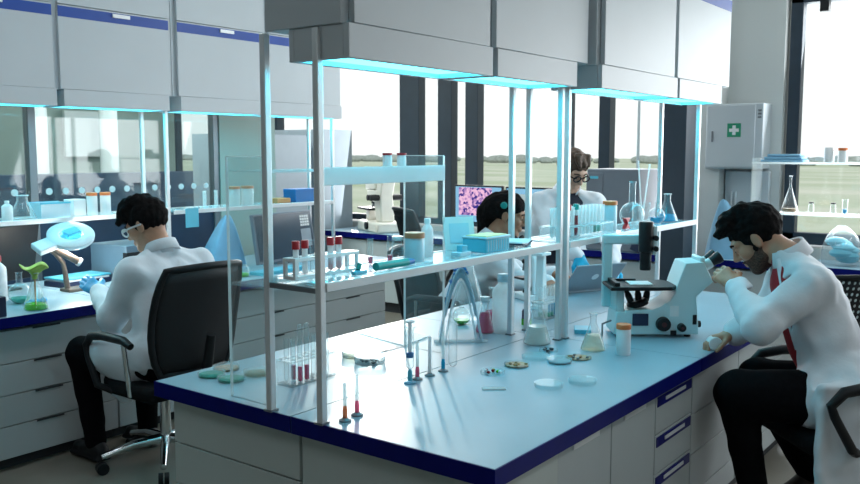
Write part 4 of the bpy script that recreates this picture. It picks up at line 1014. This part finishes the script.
# ---------------------------------------------------------------- chairs
def chair(label, loc, rz, seat=.48, back=(.52,.97), mesh='meshback', w=.48, arms=True, armh=.22, tilt=.10):
    """office chair; sitter faces local +Y; loc on the floor below the seat"""
    t = thing('office_chair', label, 'chair', loc, rz, 'office chairs')
    m = MB(); m.prism([(-w/2,-.22),(w/2,-.22),(w/2+.01,.12),(w/2-.05,.24),(-w/2+.05,.24),(-w/2-.01,.12)], seat-.07, seat, 'z'); m.build('seat', M['blackfab'], t, bev=.025)
    # back: curved mesh in a frame
    b0, b1 = back; rows = []; rows2 = []
    for k in range(9):
        q = k/8; z = b0+(b1-b0)*q; hw = (w/2-.05)+.05*math.sin(PI*min(1, q*1.05))**.6 if q < .5 else (w/2)-(.03*((q-.5)*2)**3)
        yb = -.235-tilt*q+.03*math.sin(PI*q)
        rows.append([(hw*x, yb-.055*(1-x*x)+.0, z) for x in [i/6-1 for i in range(13)]])
    MB().surf(rows).build('backrest', M[mesh], t, solid=.006)
    edge = [r[0] for r in rows]+[(rows[-1][i][0], rows[-1][i][1], rows[-1][i][2]+.012*math.sin(PI*i/12)) for i in range(1, 12)]+[r[-1] for r in rows[::-1]]+rows[0][1:-1][::-1]
    MB().tube(edge, .016, 10, True).build('back_frame', M['black'], t)
    MB().tube([(0,-.10,seat-.06),(0,-.27,seat-.05),(0,-.33,seat+.05),(0,-.335-tilt*.4,b0+.18)], [.03,.028,.026,.02], 10).build('back_support', M['black'], t)
    if arms:
        for s in (-1, 1):
            x = s*(w/2+.045)
            a = MB().tube([(x,-.16,seat+armh-.02),(x,-.10,seat+armh),(x,.08,seat+armh),(x,.17,seat+armh-.015),(x,.215,seat+armh-.06),(x,.20,seat+.10),(x,.13,seat-.02),(x-s*.05,.08,seat-.05)], [.016,.020,.021,.020,.018,.016,.017,.018], 10).build('armrest', M['black'], t)
            MB().cyl((x,-.10,seat+armh-.01),(x-s*.02,-.11,seat-.04),.012,n=10).build('arm_strut', M['chrome'], a)
    MB().cyl((0,0,.12),(0,0,seat-.06),.028,.022,n=16).build('gas_column', M['chrome'], t)
    MB().box(-.10,.10,-.12,.12,seat-.10,seat-.06).build('tilt_plate', M['black'], t, bev=.008)
    for k in range(5):
        a = 2*PI*k/5+.3; c, s = math.cos(a), math.sin(a)
        l = MB().tube([(0,0,.125),(.16*c,.16*s,.115),(.30*c,.30*s,.082)], [.026,.020,.015], 10).build('base_leg', M['chrome'], t)
        m = MB(); px, py = .30*c, .30*s
        for q in (-.013, .013): m.cyl((px-s*(q-.010), py+c*(q-.010), .028), (px-s*(q+.010), py+c*(q+.010), .028), .028, n=16)
        m.build('caster', M['black'], l)
    return t
chair('black mesh office chair with the man at the ring lamp', (2.485, 3.475, 0), -.03, .44, (.50,.985), w=.455)
chair('black office chair under the man at the large microscope', (3.47, .68, 0), .76, .50, (.58,.92), 'meshback', .49, armh=.20)
chair('black office chair with perforated back at the right edge', (4.93, .98, 0), -.93, .44, (.44,.885), 'dotback', .50)
chair('dark office chair in front of the cream microscope on the far bench', (5.42, 3.95, 0), -PI/2-.55, .46, (.52,1.06), 'blackfab', .46)
chair('low dark office chair of the seated woman behind the island', (4.20, 2.98, 0), PI+.1, .44, (.50,.90), 'blackfab', .46)
# ---------------------------------------------------------------- people: smooth-blended volumes turned into one surface each
def A_(p): return np.array(p, dtype=np.float32)
def nrm(v): v = A_(v); return v/np.linalg.norm(v)
def cap(a, b, ra, rb, k=.02, op=1):
    a, b = A_(a), A_(b)
    def f(X, Y, Z):
        ba = b-a; L2 = float((ba*ba).sum())+1e-9
        px, py, pz = X-a[0], Y-a[1], Z-a[2]
        t = np.clip((px*ba[0]+py*ba[1]+pz*ba[2])/L2, 0, 1)
        return np.sqrt((px-t*ba[0])**2+(py-t*ba[1])**2+(pz-t*ba[2])**2)-(ra+(rb-ra)*t)
    r = max(ra, rb); return (f, np.minimum(a, b)-r, np.maximum(a, b)+r, k, op)
def ell(c, r, R=None, k=.02, op=1):
    c = A_(c); r = A_(r); R = np.eye(3, dtype=np.float32) if R is None else A_(R)   # rows: local axes
    def f(X, Y, Z):
        px, py, pz = X-c[0], Y-c[1], Z-c[2]
        q = [px*R[i][0]+py*R[i][1]+pz*R[i][2] for i in range(3)]
        k0 = np.sqrt(sum((q[i]/r[i])**2 for i in range(3))); k1 = np.sqrt(sum((q[i]/r[i]**2)**2 for i in range(3)))+1e-6
        return k0*(k0-1)/k1
    e = np.abs(R.T) @ r; return (f, c-e, c+e, k, op)
def rbox(c, h, R=None, rd=.01, k=.02, op=1):
    c = A_(c); h = A_(h); R = np.eye(3, dtype=np.float32) if R is None else A_(R)
    def f(X, Y, Z):
        px, py, pz = X-c[0], Y-c[1], Z-c[2]
        q = [np.abs(px*R[i][0]+py*R[i][1]+pz*R[i][2])-(h[i]-rd) for i in range(3)]
        o = np.sqrt(sum(np.maximum(v, 0)**2 for v in q)); return o+np.minimum(np.maximum(np.maximum(q[0], q[1]), q[2]), 0)-rd
    e = np.abs(R.T) @ h; return (f, c-e, c+e, k, op)
def sdf_object(name, prims, res, mat, parent, base, disp=None, smooth=2):
    U = [p for p in prims if p[4] > 0]
    lo = np.min([p[1] for p in U], axis=0)-.03; hi = np.max([p[2] for p in U], axis=0)+.03
    n = np.ceil((hi-lo)/res).astype(int)+1
    ax = [lo[i]+np.arange(n[i], dtype=np.float32)*res for i in range(3)]
    G = np.full(n, .5, dtype=np.float32)
    for f, a, b, k, op in prims:
        m = k+2*res+.015
        s0 = np.clip(np.floor((a-m-lo)/res).astype(int), 0, n); s1 = np.clip(np.ceil((b+m-lo)/res).astype(int)+1, 0, n)
        if (s1 <= s0).any(): continue
        sl = tuple(slice(s0[i], s1[i]) for i in range(3))
        X, Y, Z = np.meshgrid(*[ax[i][sl[i]] for i in range(3)], indexing='ij', sparse=True)
        d = f(X, Y, Z); c = G[sl]; k = max(k, 1e-4)
        if op > 0:
            h = np.clip(.5+.5*(c-d)/k, 0, 1); G[sl] = c*(1-h)+d*h-k*h*(1-h)
        else:
            h = np.clip(.5-.5*(c+d)/k, 0, 1); G[sl] = c*(1-h)-d*h+k*h*(1-h)
    if disp is not None:
        X, Y, Z = np.meshgrid(*ax, indexing='ij', sparse=True); G = G+disp(X, Y, Z)
    # surface nets
    ins = G < 0
    cnt = np.zeros(n-1, dtype=np.int8)
    for dx in (0,1):
        for dy in (0,1):
            for dz in (0,1): cnt += ins[dx:n[0]-1+dx, dy:n[1]-1+dy, dz:n[2]-1+dz]
    act = (cnt > 0) & (cnt < 8)
    I, J, K = np.nonzero(act); idx = np.full(n-1, -1, dtype=np.int64); idx[I, J, K] = np.arange(len(I))
    acc = np.zeros((len(I), 3)); w = np.zeros(len(I))
    cs = [(x, y, z) for x in (0,1) for y in (0,1) for z in (0,1)]
    for p in cs:
        for q in range(3):
            if p[q]: continue
            e = list(p); e[q] = 1
            g0 = G[I+p[0], J+p[1], K+p[2]]; g1 = G[I+e[0], J+e[1], K+e[2]]
            m = (g0 < 0) != (g1 < 0)
            t = np.where(m, g0/np.where(m, g0-g1, 1), 0)
            pos = np.tile(np.array(p, float), (len(I), 1)); pos[:, q] += t
            acc[m] += pos[m]; w += m
    vert = (acc/w[:, None]+np.stack([I, J, K], 1))*res+lo-np.array(base)
    faces = []
    for q in range(3):
        a = [slice(None)]*3; b = [slice(None)]*3; a[q] = slice(0, -1); b[q] = slice(1, None)
        s0, s1 = ins[tuple(a)], ins[tuple(b)]
        E = np.stack(np.nonzero(s0 != s1), 1)
        u, v = (q+1) % 3, (q+2) % 3
        E = E[(E[:, u] > 0) & (E[:, v] > 0) & (E[:, u] < n[u]-1) & (E[:, v] < n[v]-1)]
        def cell(du, dv):
            c = E.copy(); c[:, u] -= du; c[:, v] -= dv; return idx[c[:, 0], c[:, 1], c[:, 2]]
        qd = np.stack([cell(1,1), cell(0,1), cell(0,0), cell(1,0)], 1)
        fl = s0[E[:, 0], E[:, 1], E[:, 2]]
        qd[~fl] = qd[~fl][:, ::-1]; faces.append(qd)
    faces = np.concatenate(faces); faces = faces[(faces >= 0).all(1)]
    me = bpy.data.meshes.new(name)
    me.vertices.add(len(vert)); me.vertices.foreach_set('co', vert.astype(np.float32).ravel())
    me.loops.add(len(faces)*4); me.loops.foreach_set('vertex_index', faces.astype(np.int32).ravel())
    me.polygons.add(len(faces)); me.polygons.foreach_set('loop_start', np.arange(len(faces), dtype=np.int32)*4)
    me.update(calc_edges=True); me.validate()
    me.polygons.foreach_set('use_smooth', np.ones(len(me.polygons), dtype=bool))
    o = mesh_obj(name, me, mat, parent)
    if smooth:
        s = o.modifiers.new('sm', 'SMOOTH'); s.iterations = smooth; s.factor = .5
    return o

def frame(az_deg, pitch_deg, roll_deg=0):
    """rows f (face), l (own left), u (crown) for a heading and a downward pitch"""
    a, p, r = map(math.radians, (az_deg, pitch_deg, roll_deg))
    f = A_((math.cos(a)*math.cos(p), math.sin(a)*math.cos(p), -math.sin(p)))
    l = A_((-math.sin(a), math.cos(a), 0)); u = np.cross(f, l)
    l2 = l*math.cos(r)+u*math.sin(r); u2 = np.cross(f, l2)
    return np.stack([f, l2, u2])
def head_prims(c, R, s=1.0, fem=False):
    c = A_(c); P = lambda a, b, d: c+s*(a*R[0]+b*R[1]+d*R[2])
    e = lambda p, r, k=.02, op=1: ell(P(*p), [v*s for v in r], R, k*s, op)
    j = .92 if fem else 1.0
    L = [e((-.014,0,.032), (.096,.074,.086)), e((.028,0,-.040), (.062,.054*j,.072), .03),
         cap(P(.066,-.012,-.100), P(.066,.012,-.100), .018*s*j, .018*s*j, .02)]
    for t in (-1, 1):
        L += [cap(P(.002,t*.052*j,-.058), P(.058,t*.020,-.096), .017*s, .016*s, .025), cap(P(.083,t*.010,.024), P(.070,t*.046,.022), .011*s, .010*s, .014),
              e((.060,t*.042,-.024), (.024,.020,.022), .02), e((.094,t*.031,.002), (.016,.017,.011), .010, -1), e((.078,t*.031,.0), (.0125,.013,.0125), .004),
              e((-.006,t*.077,-.008), (.019,.008,.031), .006), e((-.002,t*.086,-.006), (.010,.006,.018), .006, -1), cap(P(.096,t*.012,-.034), P(.090,t*.013,-.035), .008*s, .007*s, .008)]
    L += [cap(P(.088,0,.012), P(.110,0,-.028), .0075*s, .0115*s, .012), cap(P(.088,-.017,-.060), P(.088,.017,-.060), .006*s, .006*s, .008),
          cap(P(.087,-.014,-.071), P(.087,.014,-.071), .007*s, .007*s, .008), cap(P(.099,-.018,-.0655), P(.099,.018,-.0655), .003*s, .003*s, .004, -1)]
    return L, P
def hand_prims(w, d, nb, side, curl=(.35,.5,.4), s=1.0, g=0.0, spread=.10, thumb=.5):
    """w wrist, d finger direction, nb back-of-hand normal, side=+1 puts the thumb at cross(d,nb)"""
    w = A_(w); d = nrm(d); nb = A_(nb); nb = nrm(nb-d*float(nb@d)); t = np.cross(d, nb)*side
    L = [cap(w-d*.02, w+d*.02, .026*s+g, .026*s+g, .02)]
    for o in (.028,.010,-.010,-.027): L.append(cap(w+d*.022+t*o*.6, w+d*.082*s+t*o*s, .015*s+g, .0125*s+g, .014))
    for o, ln, rr in ((.030,.95,.0090),(.010,1.08,.0094),(-.010,1.0,.0090),(-.028,.80,.0080)):
        p = w+d*(.085 if abs(o) < .02 else .080)*s+t*o*s; a = 0; dd = nrm(d+t*o*spread*10*.3)
        for k, sg in enumerate((.042,.026,.022)):
            a += curl[k]; v = dd*math.cos(a)-nb*math.sin(a); q = p+v*sg*ln*s
            L.append(cap(p, q, rr*s*(1-.08*k)+g, rr*s*(.93-.08*k)+g, .005)); p = q
    p = w+d*.018+t*.022*s; v = nrm(d*.62+t*.62-nb*thumb); q = p+v*.045*s; L.append(cap(p, q, .0145*s+g, .0115*s+g, .012))
    v2 = nrm(d*.85+t*.15-nb*(thumb+.15)); r = q+v2*.032*s; L.append(cap(q, r, .0108*s+g, .0098*s+g, .005)); L.append(cap(r, r+v2*.024*s, .0098*s+g, .0085*s+g, .005))
    return L
def lerp(a, b, t): return A_(a)*(1-t)+A_(b)*t
def torso_prims(J, g, k=.05):
    c = lerp(J['shL'], J['shR'], .5); h = lerp(J['hipL'], J['hipR'], .5); L = []
    ax = nrm(c-h)
    for s in 'LR':
        sh, hp = A_(J['sh'+s]), A_(J['hip'+s])
        L.append(cap(lerp(c, sh, .50)-ax*.08, lerp(h, hp, .60)+ax*.02, .098+g, .108+g, k))
        L.append(cap(lerp(c, sh, .30)-ax*.02, lerp(c, sh, .92)-ax*.015, .070+g, .060+g, k))
        L.append(cap(A_(J['neck'])-ax*.01, lerp(c, sh, .75), .048+g*.8, .055+g, .04))
    L.append(cap(c-ax*.10, h+ax*.05, .10+g, .105+g, k))
    return L
def foldnoise(amp, f=1.0, seed=0):
    r = random.Random(seed); ks = [(V((r.gauss(0,1), r.gauss(0,1), r.gauss(0,.7))).normalized()*r.uniform(45,95)*f, r.uniform(0,6.28)) for _ in range(5)]
    def d(X, Y, Z):
        q = 0
        for k, p in ks: q = q+np.sin(k[0]*X+k[1]*Y+k[2]*Z+p+1.6*np.sin(19*X+23*Z+p)+1.2*np.sin(21*Y+p))
        return (amp*q/5).astype(np.float32)
    return d
def hair_prims(P, R, s, style):
    e = lambda p, r, k=.02, op=1: ell(P(*p), [v*s for v in r], R, k*s, op)
    L = [e((-.020,0,.038), (.106,.083,.097))]
    if style == 'quiff':
        L += [cap(P(.055,t,.105), P(.098,t*1.1,.090), .030*s, .016*s, .02) for t in (-.04,-.01,.03,.05)] + [cap(P(-.02,t,.125), P(.05,t,.125), .026*s, .024*s, .03) for t in (-.035,.03)]
        L += [cap(P(.012,t*.076,.01), P(.014,t*.076,-.035), .010*s, .006*s, .012) for t in (-1,1)]
    if style == 'short': L += [cap(P(.04,t,.115), P(.085,t,.080), .024*s, .012*s, .02) for t in (-.035,0,.035)]
    if style == 'mess':
        L += [cap(P(.055,t,.095), P(.100,t*1.2,.055), .032*s, .018*s, .02) for t in (-.05,-.02,.02,.05)] + [cap(P(-.03,t,.12), P(.03,t,.125), .030*s, .03*s, .03) for t in (-.04,.04)]
    if style == 'bun':
        L += [e((-.10,0,.01), (.060,.075,.085), .03), cap(P(-.13,.0,-.02), P(-.11,.01,-.12), .052*s, .040*s, .03)]
    L += [e((.098,0,-.048), (.085,.12,.095), .012, -1)]
    if style != 'bun': L += [e((.0,0,-.12), (.13,.12,.055), .015, -1)]
    L += [e((.006,t*.088,-.012), (.022,.020,.034), .008, -1) for t in (-1,1)]
    return L
def glasses(P, mat, parent, base, w=.004, s=1.0):
    m = MB(); b = A_(base)
    for t in (-1, 1):
        m.tube([P(.103+.0*i, t*(.034+.026*math.cos(i*2*PI/14)), .0+.019*math.sin(i*2*PI/14))-b for i in range(14)], w*s, 6, True)
        m.tube([P(.100,t*.060,.005)-b, P(.05,t*.080,.006)-b, P(-.02,t*.084,.0)-b], w*s, 6)
    m.tube([P(.104,-.010,.004)-b, P(.108,0,.007)-b, P(.104,.010,.004)-b], w*s, 6)
    return m.build('glasses', M[mat], parent)
def person(label, base, J, headc, headR, hs, skin, hair, style, coatmat='coat', shirt='darkshirt', gl=None, gr=None, hl=None, hr=None, fem=False, beard=False, spec=None, coat_extra=(), legs=True, seed=1, vcut=None, shoes=True, res=.005, tr_extra=(), shoemat='shoe'):
    t = thing('person', label, 'person', base)
    HP, P = head_prims(headc, headR, hs, fem)
    body = list(HP); nk = A_(J['neck'])
    body += [cap(P(-.028,0,-.045), nk, .050*hs, .058, .03)] + torso_prims(J, -.020)
    for s in 'LR':
        sh, el, wr = A_(J['sh'+s]), A_(J['el'+s]), A_(J['wr'+s])
        body += [cap(sh, el, .044, .037, .02), cap(el, wr, .037, .025, .02)]
        hp, kn, an = A_(J['hip'+s]), A_(J['kn'+s]), A_(J['an'+s])
        body += [cap(hp, kn, .070, .048, .03), cap(kn, an, .046, .032, .02)]
    hands = {}
    for s, h in (('L', hl), ('R', hr)):
        if h: hands[s] = h; body += hand_prims(J['wr'+s], *h)
    sdf_object('body', body, res, M[skin], t, base, smooth=1)
    sdf_object('hair', hair_prims(P, headR, hs, style), .004, M[hair], t, base, foldnoise(.0065, 2.4, seed), smooth=0)
    if beard:
        B_ = [ell(P(.030,0,-.052), [v*hs for v in (.0625,.0565,.0715)], headR, .02), cap(P(.066,-.012,-.102), P(.066,.012,-.102), .021*hs, .021*hs, .02)]
        B_ += [cap(P(.002,q*.055,-.030), P(.012,q*.055,-.070), .014*hs, .017*hs, .02) for q in (-1,1)] + [cap(P(.012,q*.052,-.07), P(.058,q*.022,-.100), .019*hs, .018*hs, .02) for q in (-1,1)]
        B_ += [cap(P(.092,-.022,-.052), P(.092,.022,-.052), .006*hs, .006*hs, .01)]
        B_ += [ell(P(.085,0,-.018), [v*hs for v in (.045,.085,.030)], headR, .012, -1), ell(P(.10,0,-.066), [v*hs for v in (.02,.022,.010)], headR, .008, -1), ell(P(-.06,0,-.05), [v*hs for v in (.06,.09,.10)], headR, .01, -1)]
        sdf_object('beard', B_, .004, M['beard'], t, base, smooth=0)
    b = A_(base)
    for q in (-1, 1):
        MB().tube([P(.095,q*.014,.022)-b, P(.092,q*.032,.028)-b, P(.078,q*.050,.022)-b], .0042*hs, 6).build('eyebrow', M[hair], t)
        MB().sph(P(.0835,q*.031,-.001)-b, .0085*hs, 10).build('eye', M['eye'], t)
    c0 = lerp(J['shL'], J['shR'], .5); u0 = nrm(c0-lerp(J['hipL'], J['hipR'], .5)); f0 = nrm(np.cross(nrm(A_(J['shL'])-A_(J['shR'])), u0))
    sdf_object('shirt', torso_prims(J, .0)+[cap(c0+f0*.030-u0*.02, c0+f0*.030-u0*.26, .088, .095, .04)]+[cap(nk-A_((0,0,.01)), nk+A_((0,0,.004)), .054, .050, .02)], .008, M[shirt], t, base)
    coat = torso_prims(J, .009, .06)
    for s in 'LR':
        sh, el, wr = A_(J['sh'+s]), A_(J['el'+s]), A_(J['wr'+s])
        coat += [cap(sh, el, .073, .064, .035), cap(el, lerp(el, wr, .93), .065, .047, .025)]
    coat += list(coat_extra)
    c = lerp(J['shL'], J['shR'], .5); h = lerp(J['hipL'], J['hipR'], .5); up = nrm(c-h); lf = nrm(A_(J['shL'])-A_(J['shR'])); fr = nrm(np.cross(lf, up))
    if vcut:
        a, bb, wd = vcut
        coat += [rbox(c+fr*.13-up*(a+bb)/2, (.10, wd, (bb-a)/2), np.stack([fr, lf, up]), .02, .012, -1)]
        coat += [cap(nk+fr*.055+up*.03, nk+fr*.11-up*.05, .05, .045, .02, -1)]
    coat += [cap(nk+up*.02, nk+up*.10+fr*.03, .058, .075, .008, -1)]
    sdf_object('lab_coat', coat, .006, M[coatmat], t, base, foldnoise(.0095, .75, seed+3), smooth=1)
    rows = []
    for rad, hz in ((.066,-.030),(.061,.034),(.068,.038),(.088,-.016)):
        row = []
        for i in range(19):
            a = math.radians(-150+300*i/18); q_ = math.cos(a)   # a = 0 at the nape
            row.append(nk+up*(hz+.012*q_)-fr*(rad*1.02*q_+.006)+lf*rad*1.05*math.sin(a)-b)
        rows.append(row)
    MB().surf(rows).build('collar', M[coatmat], t, solid=.004)
    if vcut:
        for q in (-1, 1):
            m = MB(); m.tube([nk+lf*q*.062+up*.018-fr*.02-b, nk+lf*q*.066+fr*.045-b, c+lf*q*(vcut[2]+.012)+fr*.088-up*.03-b, c+lf*q*(vcut[2]+.008)+fr*.104-up*.14-b, c+lf*q*(vcut[2]+.002)+fr*.112-up*.24-b], [.010,.012,.013,.010,.005], 8)
            m.build('lapel', M[coatmat], t)
    if legs:
        tr = []
        for s in 'LR':
            hp, kn, an = A_(J['hip'+s]), A_(J['kn'+s]), A_(J['an'+s])
            tr += [cap(hp, kn, .092, .072, .05), cap(kn, an, .070, .050, .03)]
        tr += [cap(J['hipL'], J['hipR'], .092, .092, .05)]+list(tr_extra)
        sdf_object('trousers', tr, .008, M['trouser'], t, base, foldnoise(.004, .7, seed+9))
    if shoes:
        for s in 'LR':
            an = A_(J['an'+s]); d = nrm(A_(J.get('toe'+s, fr*A_((1,1,0)))));
            heel = an-d*.045-A_((0,0,.045)); toe = an+d*.15-A_((0,0,.055))
            sdf_object('shoe', [cap(heel, toe, .036, .030, .02), cap(an-A_((0,0,.01)), lerp(heel, toe, .6), .042, .030, .03), rbox(lerp(heel, toe, .5)-A_((0,0,.026)), (.125,.042,.012), np.stack([d, nrm(np.cross(A_((0,0,1)), d)), A_((0,0,1))]), .01, .01)], .008, M[shoemat], t, base)
    for s, q in (('L', gl), ('R', gr)):
        if q and s in hands:
            a = list(hands[s]); kw = dict(g=.0022)
            pr_ = hand_prims(J['wr'+s], *a[:3], *(a[3:]), **kw) if len(a) <= 5 else hand_prims(J['wr'+s], *a, **kw)
            wr = A_(J['wr'+s]); el = A_(J['el'+s]); pr_.append(cap(wr, lerp(wr, el, .16), .029, .032, .02))
            sdf_object('glove', pr_, .004, M[q], t, base, smooth=1)
    return t, P

# man at the large microscope
J = dict(neck=(3.515,.905,1.100), shL=(3.345,.770,1.015), shR=(3.655,.925,1.03), hipL=(3.36,.62,.60), hipR=(3.54,.72,.60),
         elL=(3.195,.905,.870), wrL=(3.36,1.045,.985), elR=(3.54,.97,.855), wrR=(3.335,1.05,.792),
         knL=(3.20,.985,.605), knR=(3.52,1.00,.60), anL=(3.24,.90,.16), anR=(3.60,.80,.22), toeL=(0,1,-.1), toeR=(-.5,.8,-.35))
Rh = frame(102, 38)
person('bearded man in white lab coat and red shirt looking into the large microscope', (3.40,.62,0), J, (3.530,1.030,1.158), Rh, 1.02, 'skinA', 'hairblack', 'quiff',
       shirt='red', hl=((.35,.80,.42), (-.75,.1,.65), 1, (.55,.75,.5)), hr=((-.55,.75,-.12), (.1,.2,1), -1, (.55,.75,.55), .86), beard=True, seed=2, vcut=(.0,.46,.075),
       coat_extra=[cap((3.36,.61,.63),(3.31,.72,.61),.125,.116,.05), cap((3.56,.72,.60),(3.60,.78,.50),.11,.09,.05),
                   rbox((3.205,.625,.42),(.080,.022,.28),frame(-50,0),.018,.06), rbox((3.40,.55,.40),(.12,.025,.22),frame(25,0),.02,.05)],
       tr_extra=[cap((3.29,.76,.61),(3.20,.95,.605),.096,.084,.05)])
jar_ = thing('jar', 'small white jar lying on its side under the right hand of the bearded man', 'jar', (3.275,1.095,ZT+.028), .6)
MB().cyl((-.02,0,0),(.02,0,0),.026,n=22).build('body', M['white'], jar_, bev=.003); MB().cyl((.02,0,0),(.032,0,0),.024,n=22).build('lid', M['frost'], jar_)

# man at the ring lamp
J = dict(neck=(2.545,3.555,1.025), shL=(2.375,3.54,.935), shR=(2.735,3.50,.945), hipL=(2.40,3.42,.53), hipR=(2.60,3.42,.53),
         elL=(2.325,3.64,.715), wrL=(2.425,3.90,.805), elR=(2.80,3.64,.74), wrR=(2.66,3.91,.80),
         knL=(2.255,3.79,.545), knR=(2.60,3.80,.545), anL=(2.29,3.765,.10), anR=(2.58,3.76,.10), toeL=(0,1,0), toeR=(0,1,0))
t2, P2 = person('man in white lab coat and clear glasses sitting at the ring lamp', (2.55,3.45,0), J, (2.515,3.62,1.150), frame(116, 24), .99, 'skinA', 'hairblack', 'mess',
       gl='glove', gr='glove', hl=((-.10,.75,.30), (-.75,-.2,.6), 1, (.25,.3,.3)), hr=((-.35,.8,.1), (.6,.1,.75), -1, (.45,.6,.4)), seed=5, shoemat='black',
       coat_extra=[cap((2.40,3.43,.54),(2.31,3.64,.545),.108,.098,.05), cap((2.60,3.43,.54),(2.60,3.64,.54),.108,.098,.05),
                   rbox((2.33,3.60,.445),(.022,.12,.12),frame(-12,0),.02,.06)])
glasses(P2, 'frost', t2, (2.55,3.45,0), .0045)

# seated woman behind the island
J = dict(neck=(4.235,2.735,.985), shL=(4.335,2.85,.885), shR=(4.115,2.63,.895), hipL=(4.27,2.93,.55), hipR=(4.08,2.95,.55),
         elL=(4.46,2.66,.76), wrL=(4.45,2.45,.79), elR=(4.10,2.49,.79), wrR=(4.13,2.30,.785),
         knL=(4.34,2.56,.56), knR=(4.05,2.56,.56), anL=(4.28,2.60,.10), anR=(4.05,2.60,.10), toeL=(0,-1,0), toeR=(0,-1,0))
t3, P3 = person('woman with dark tied-back hair sitting behind the island shelf, looking down', (4.18,2.92,0), J, (4.295,2.665,1.135), frame(-66, 14), 1.03, 'skinC', 'hairblack', 'bun',
       shirt='striped', hl=((-.1,-.9,-.1), (.1,.1,1), -1), hr=((-.6,-.5,.0), (0,.1,1), 1), fem=True, seed=8, vcut=(.0,.40,.05), spec=None)
m = MB(); b = A_((4.18,2.92,0)); m.lathe([(0,0),(.020,0),(.020,.008),(.014,.014),(0,.014)], n=20, M=Matrix.Translation(P3(-.025,-.092,.055)-b) @ V(tuple(-frame(-66,14)[1].astype(float))).to_track_quat('Z','Y').to_matrix().to_4x4()); m.build('teal_disc', M['teal'], t3)  # plain teal disc on the side of the head

# man standing at the far end
J = dict(neck=(4.945,2.625,1.255), shL=(5.065,2.490,1.170), shR=(4.840,2.755,1.180), hipL=(5.16,2.76,.84), hipR=(5.02,2.90,.84),
         elL=(5.03,2.36,.955), wrL=(4.76,2.22,.805), elR=(4.74,2.62,.985), wrR=(4.70,2.41,.865),
         knL=(5.13,2.74,.47), knR=(4.99,2.88,.47), anL=(5.18,2.78,.09), anR=(5.04,2.92,.09), toeL=(-.8,-.6,0), toeR=(-.8,-.6,0))
t4, P4 = person('man in white lab coat and black glasses leaning over the laptop', (5.10,2.80,0), J, (4.885,2.565,1.385), frame(-112, 30), 1.03, 'skinB', 'hairbrown', 'short',
       gl='glovecyan', gr='glovecyan', hl=((-.75,-.35,-.25), (-.2,-.1,1), -1), hr=((-.25,-.45,-.55), (-.5,-.4,.6), 1), seed=12, vcut=(.0,.44,.085),
       coat_extra=[cap((5.17,2.77,.82),(5.17,2.77,.50),.120,.125,.05), cap((5.03,2.91,.82),(5.03,2.91,.50),.120,.125,.05)])
glasses(P4, 'black', t4, (5.10,2.80,0), .0045)
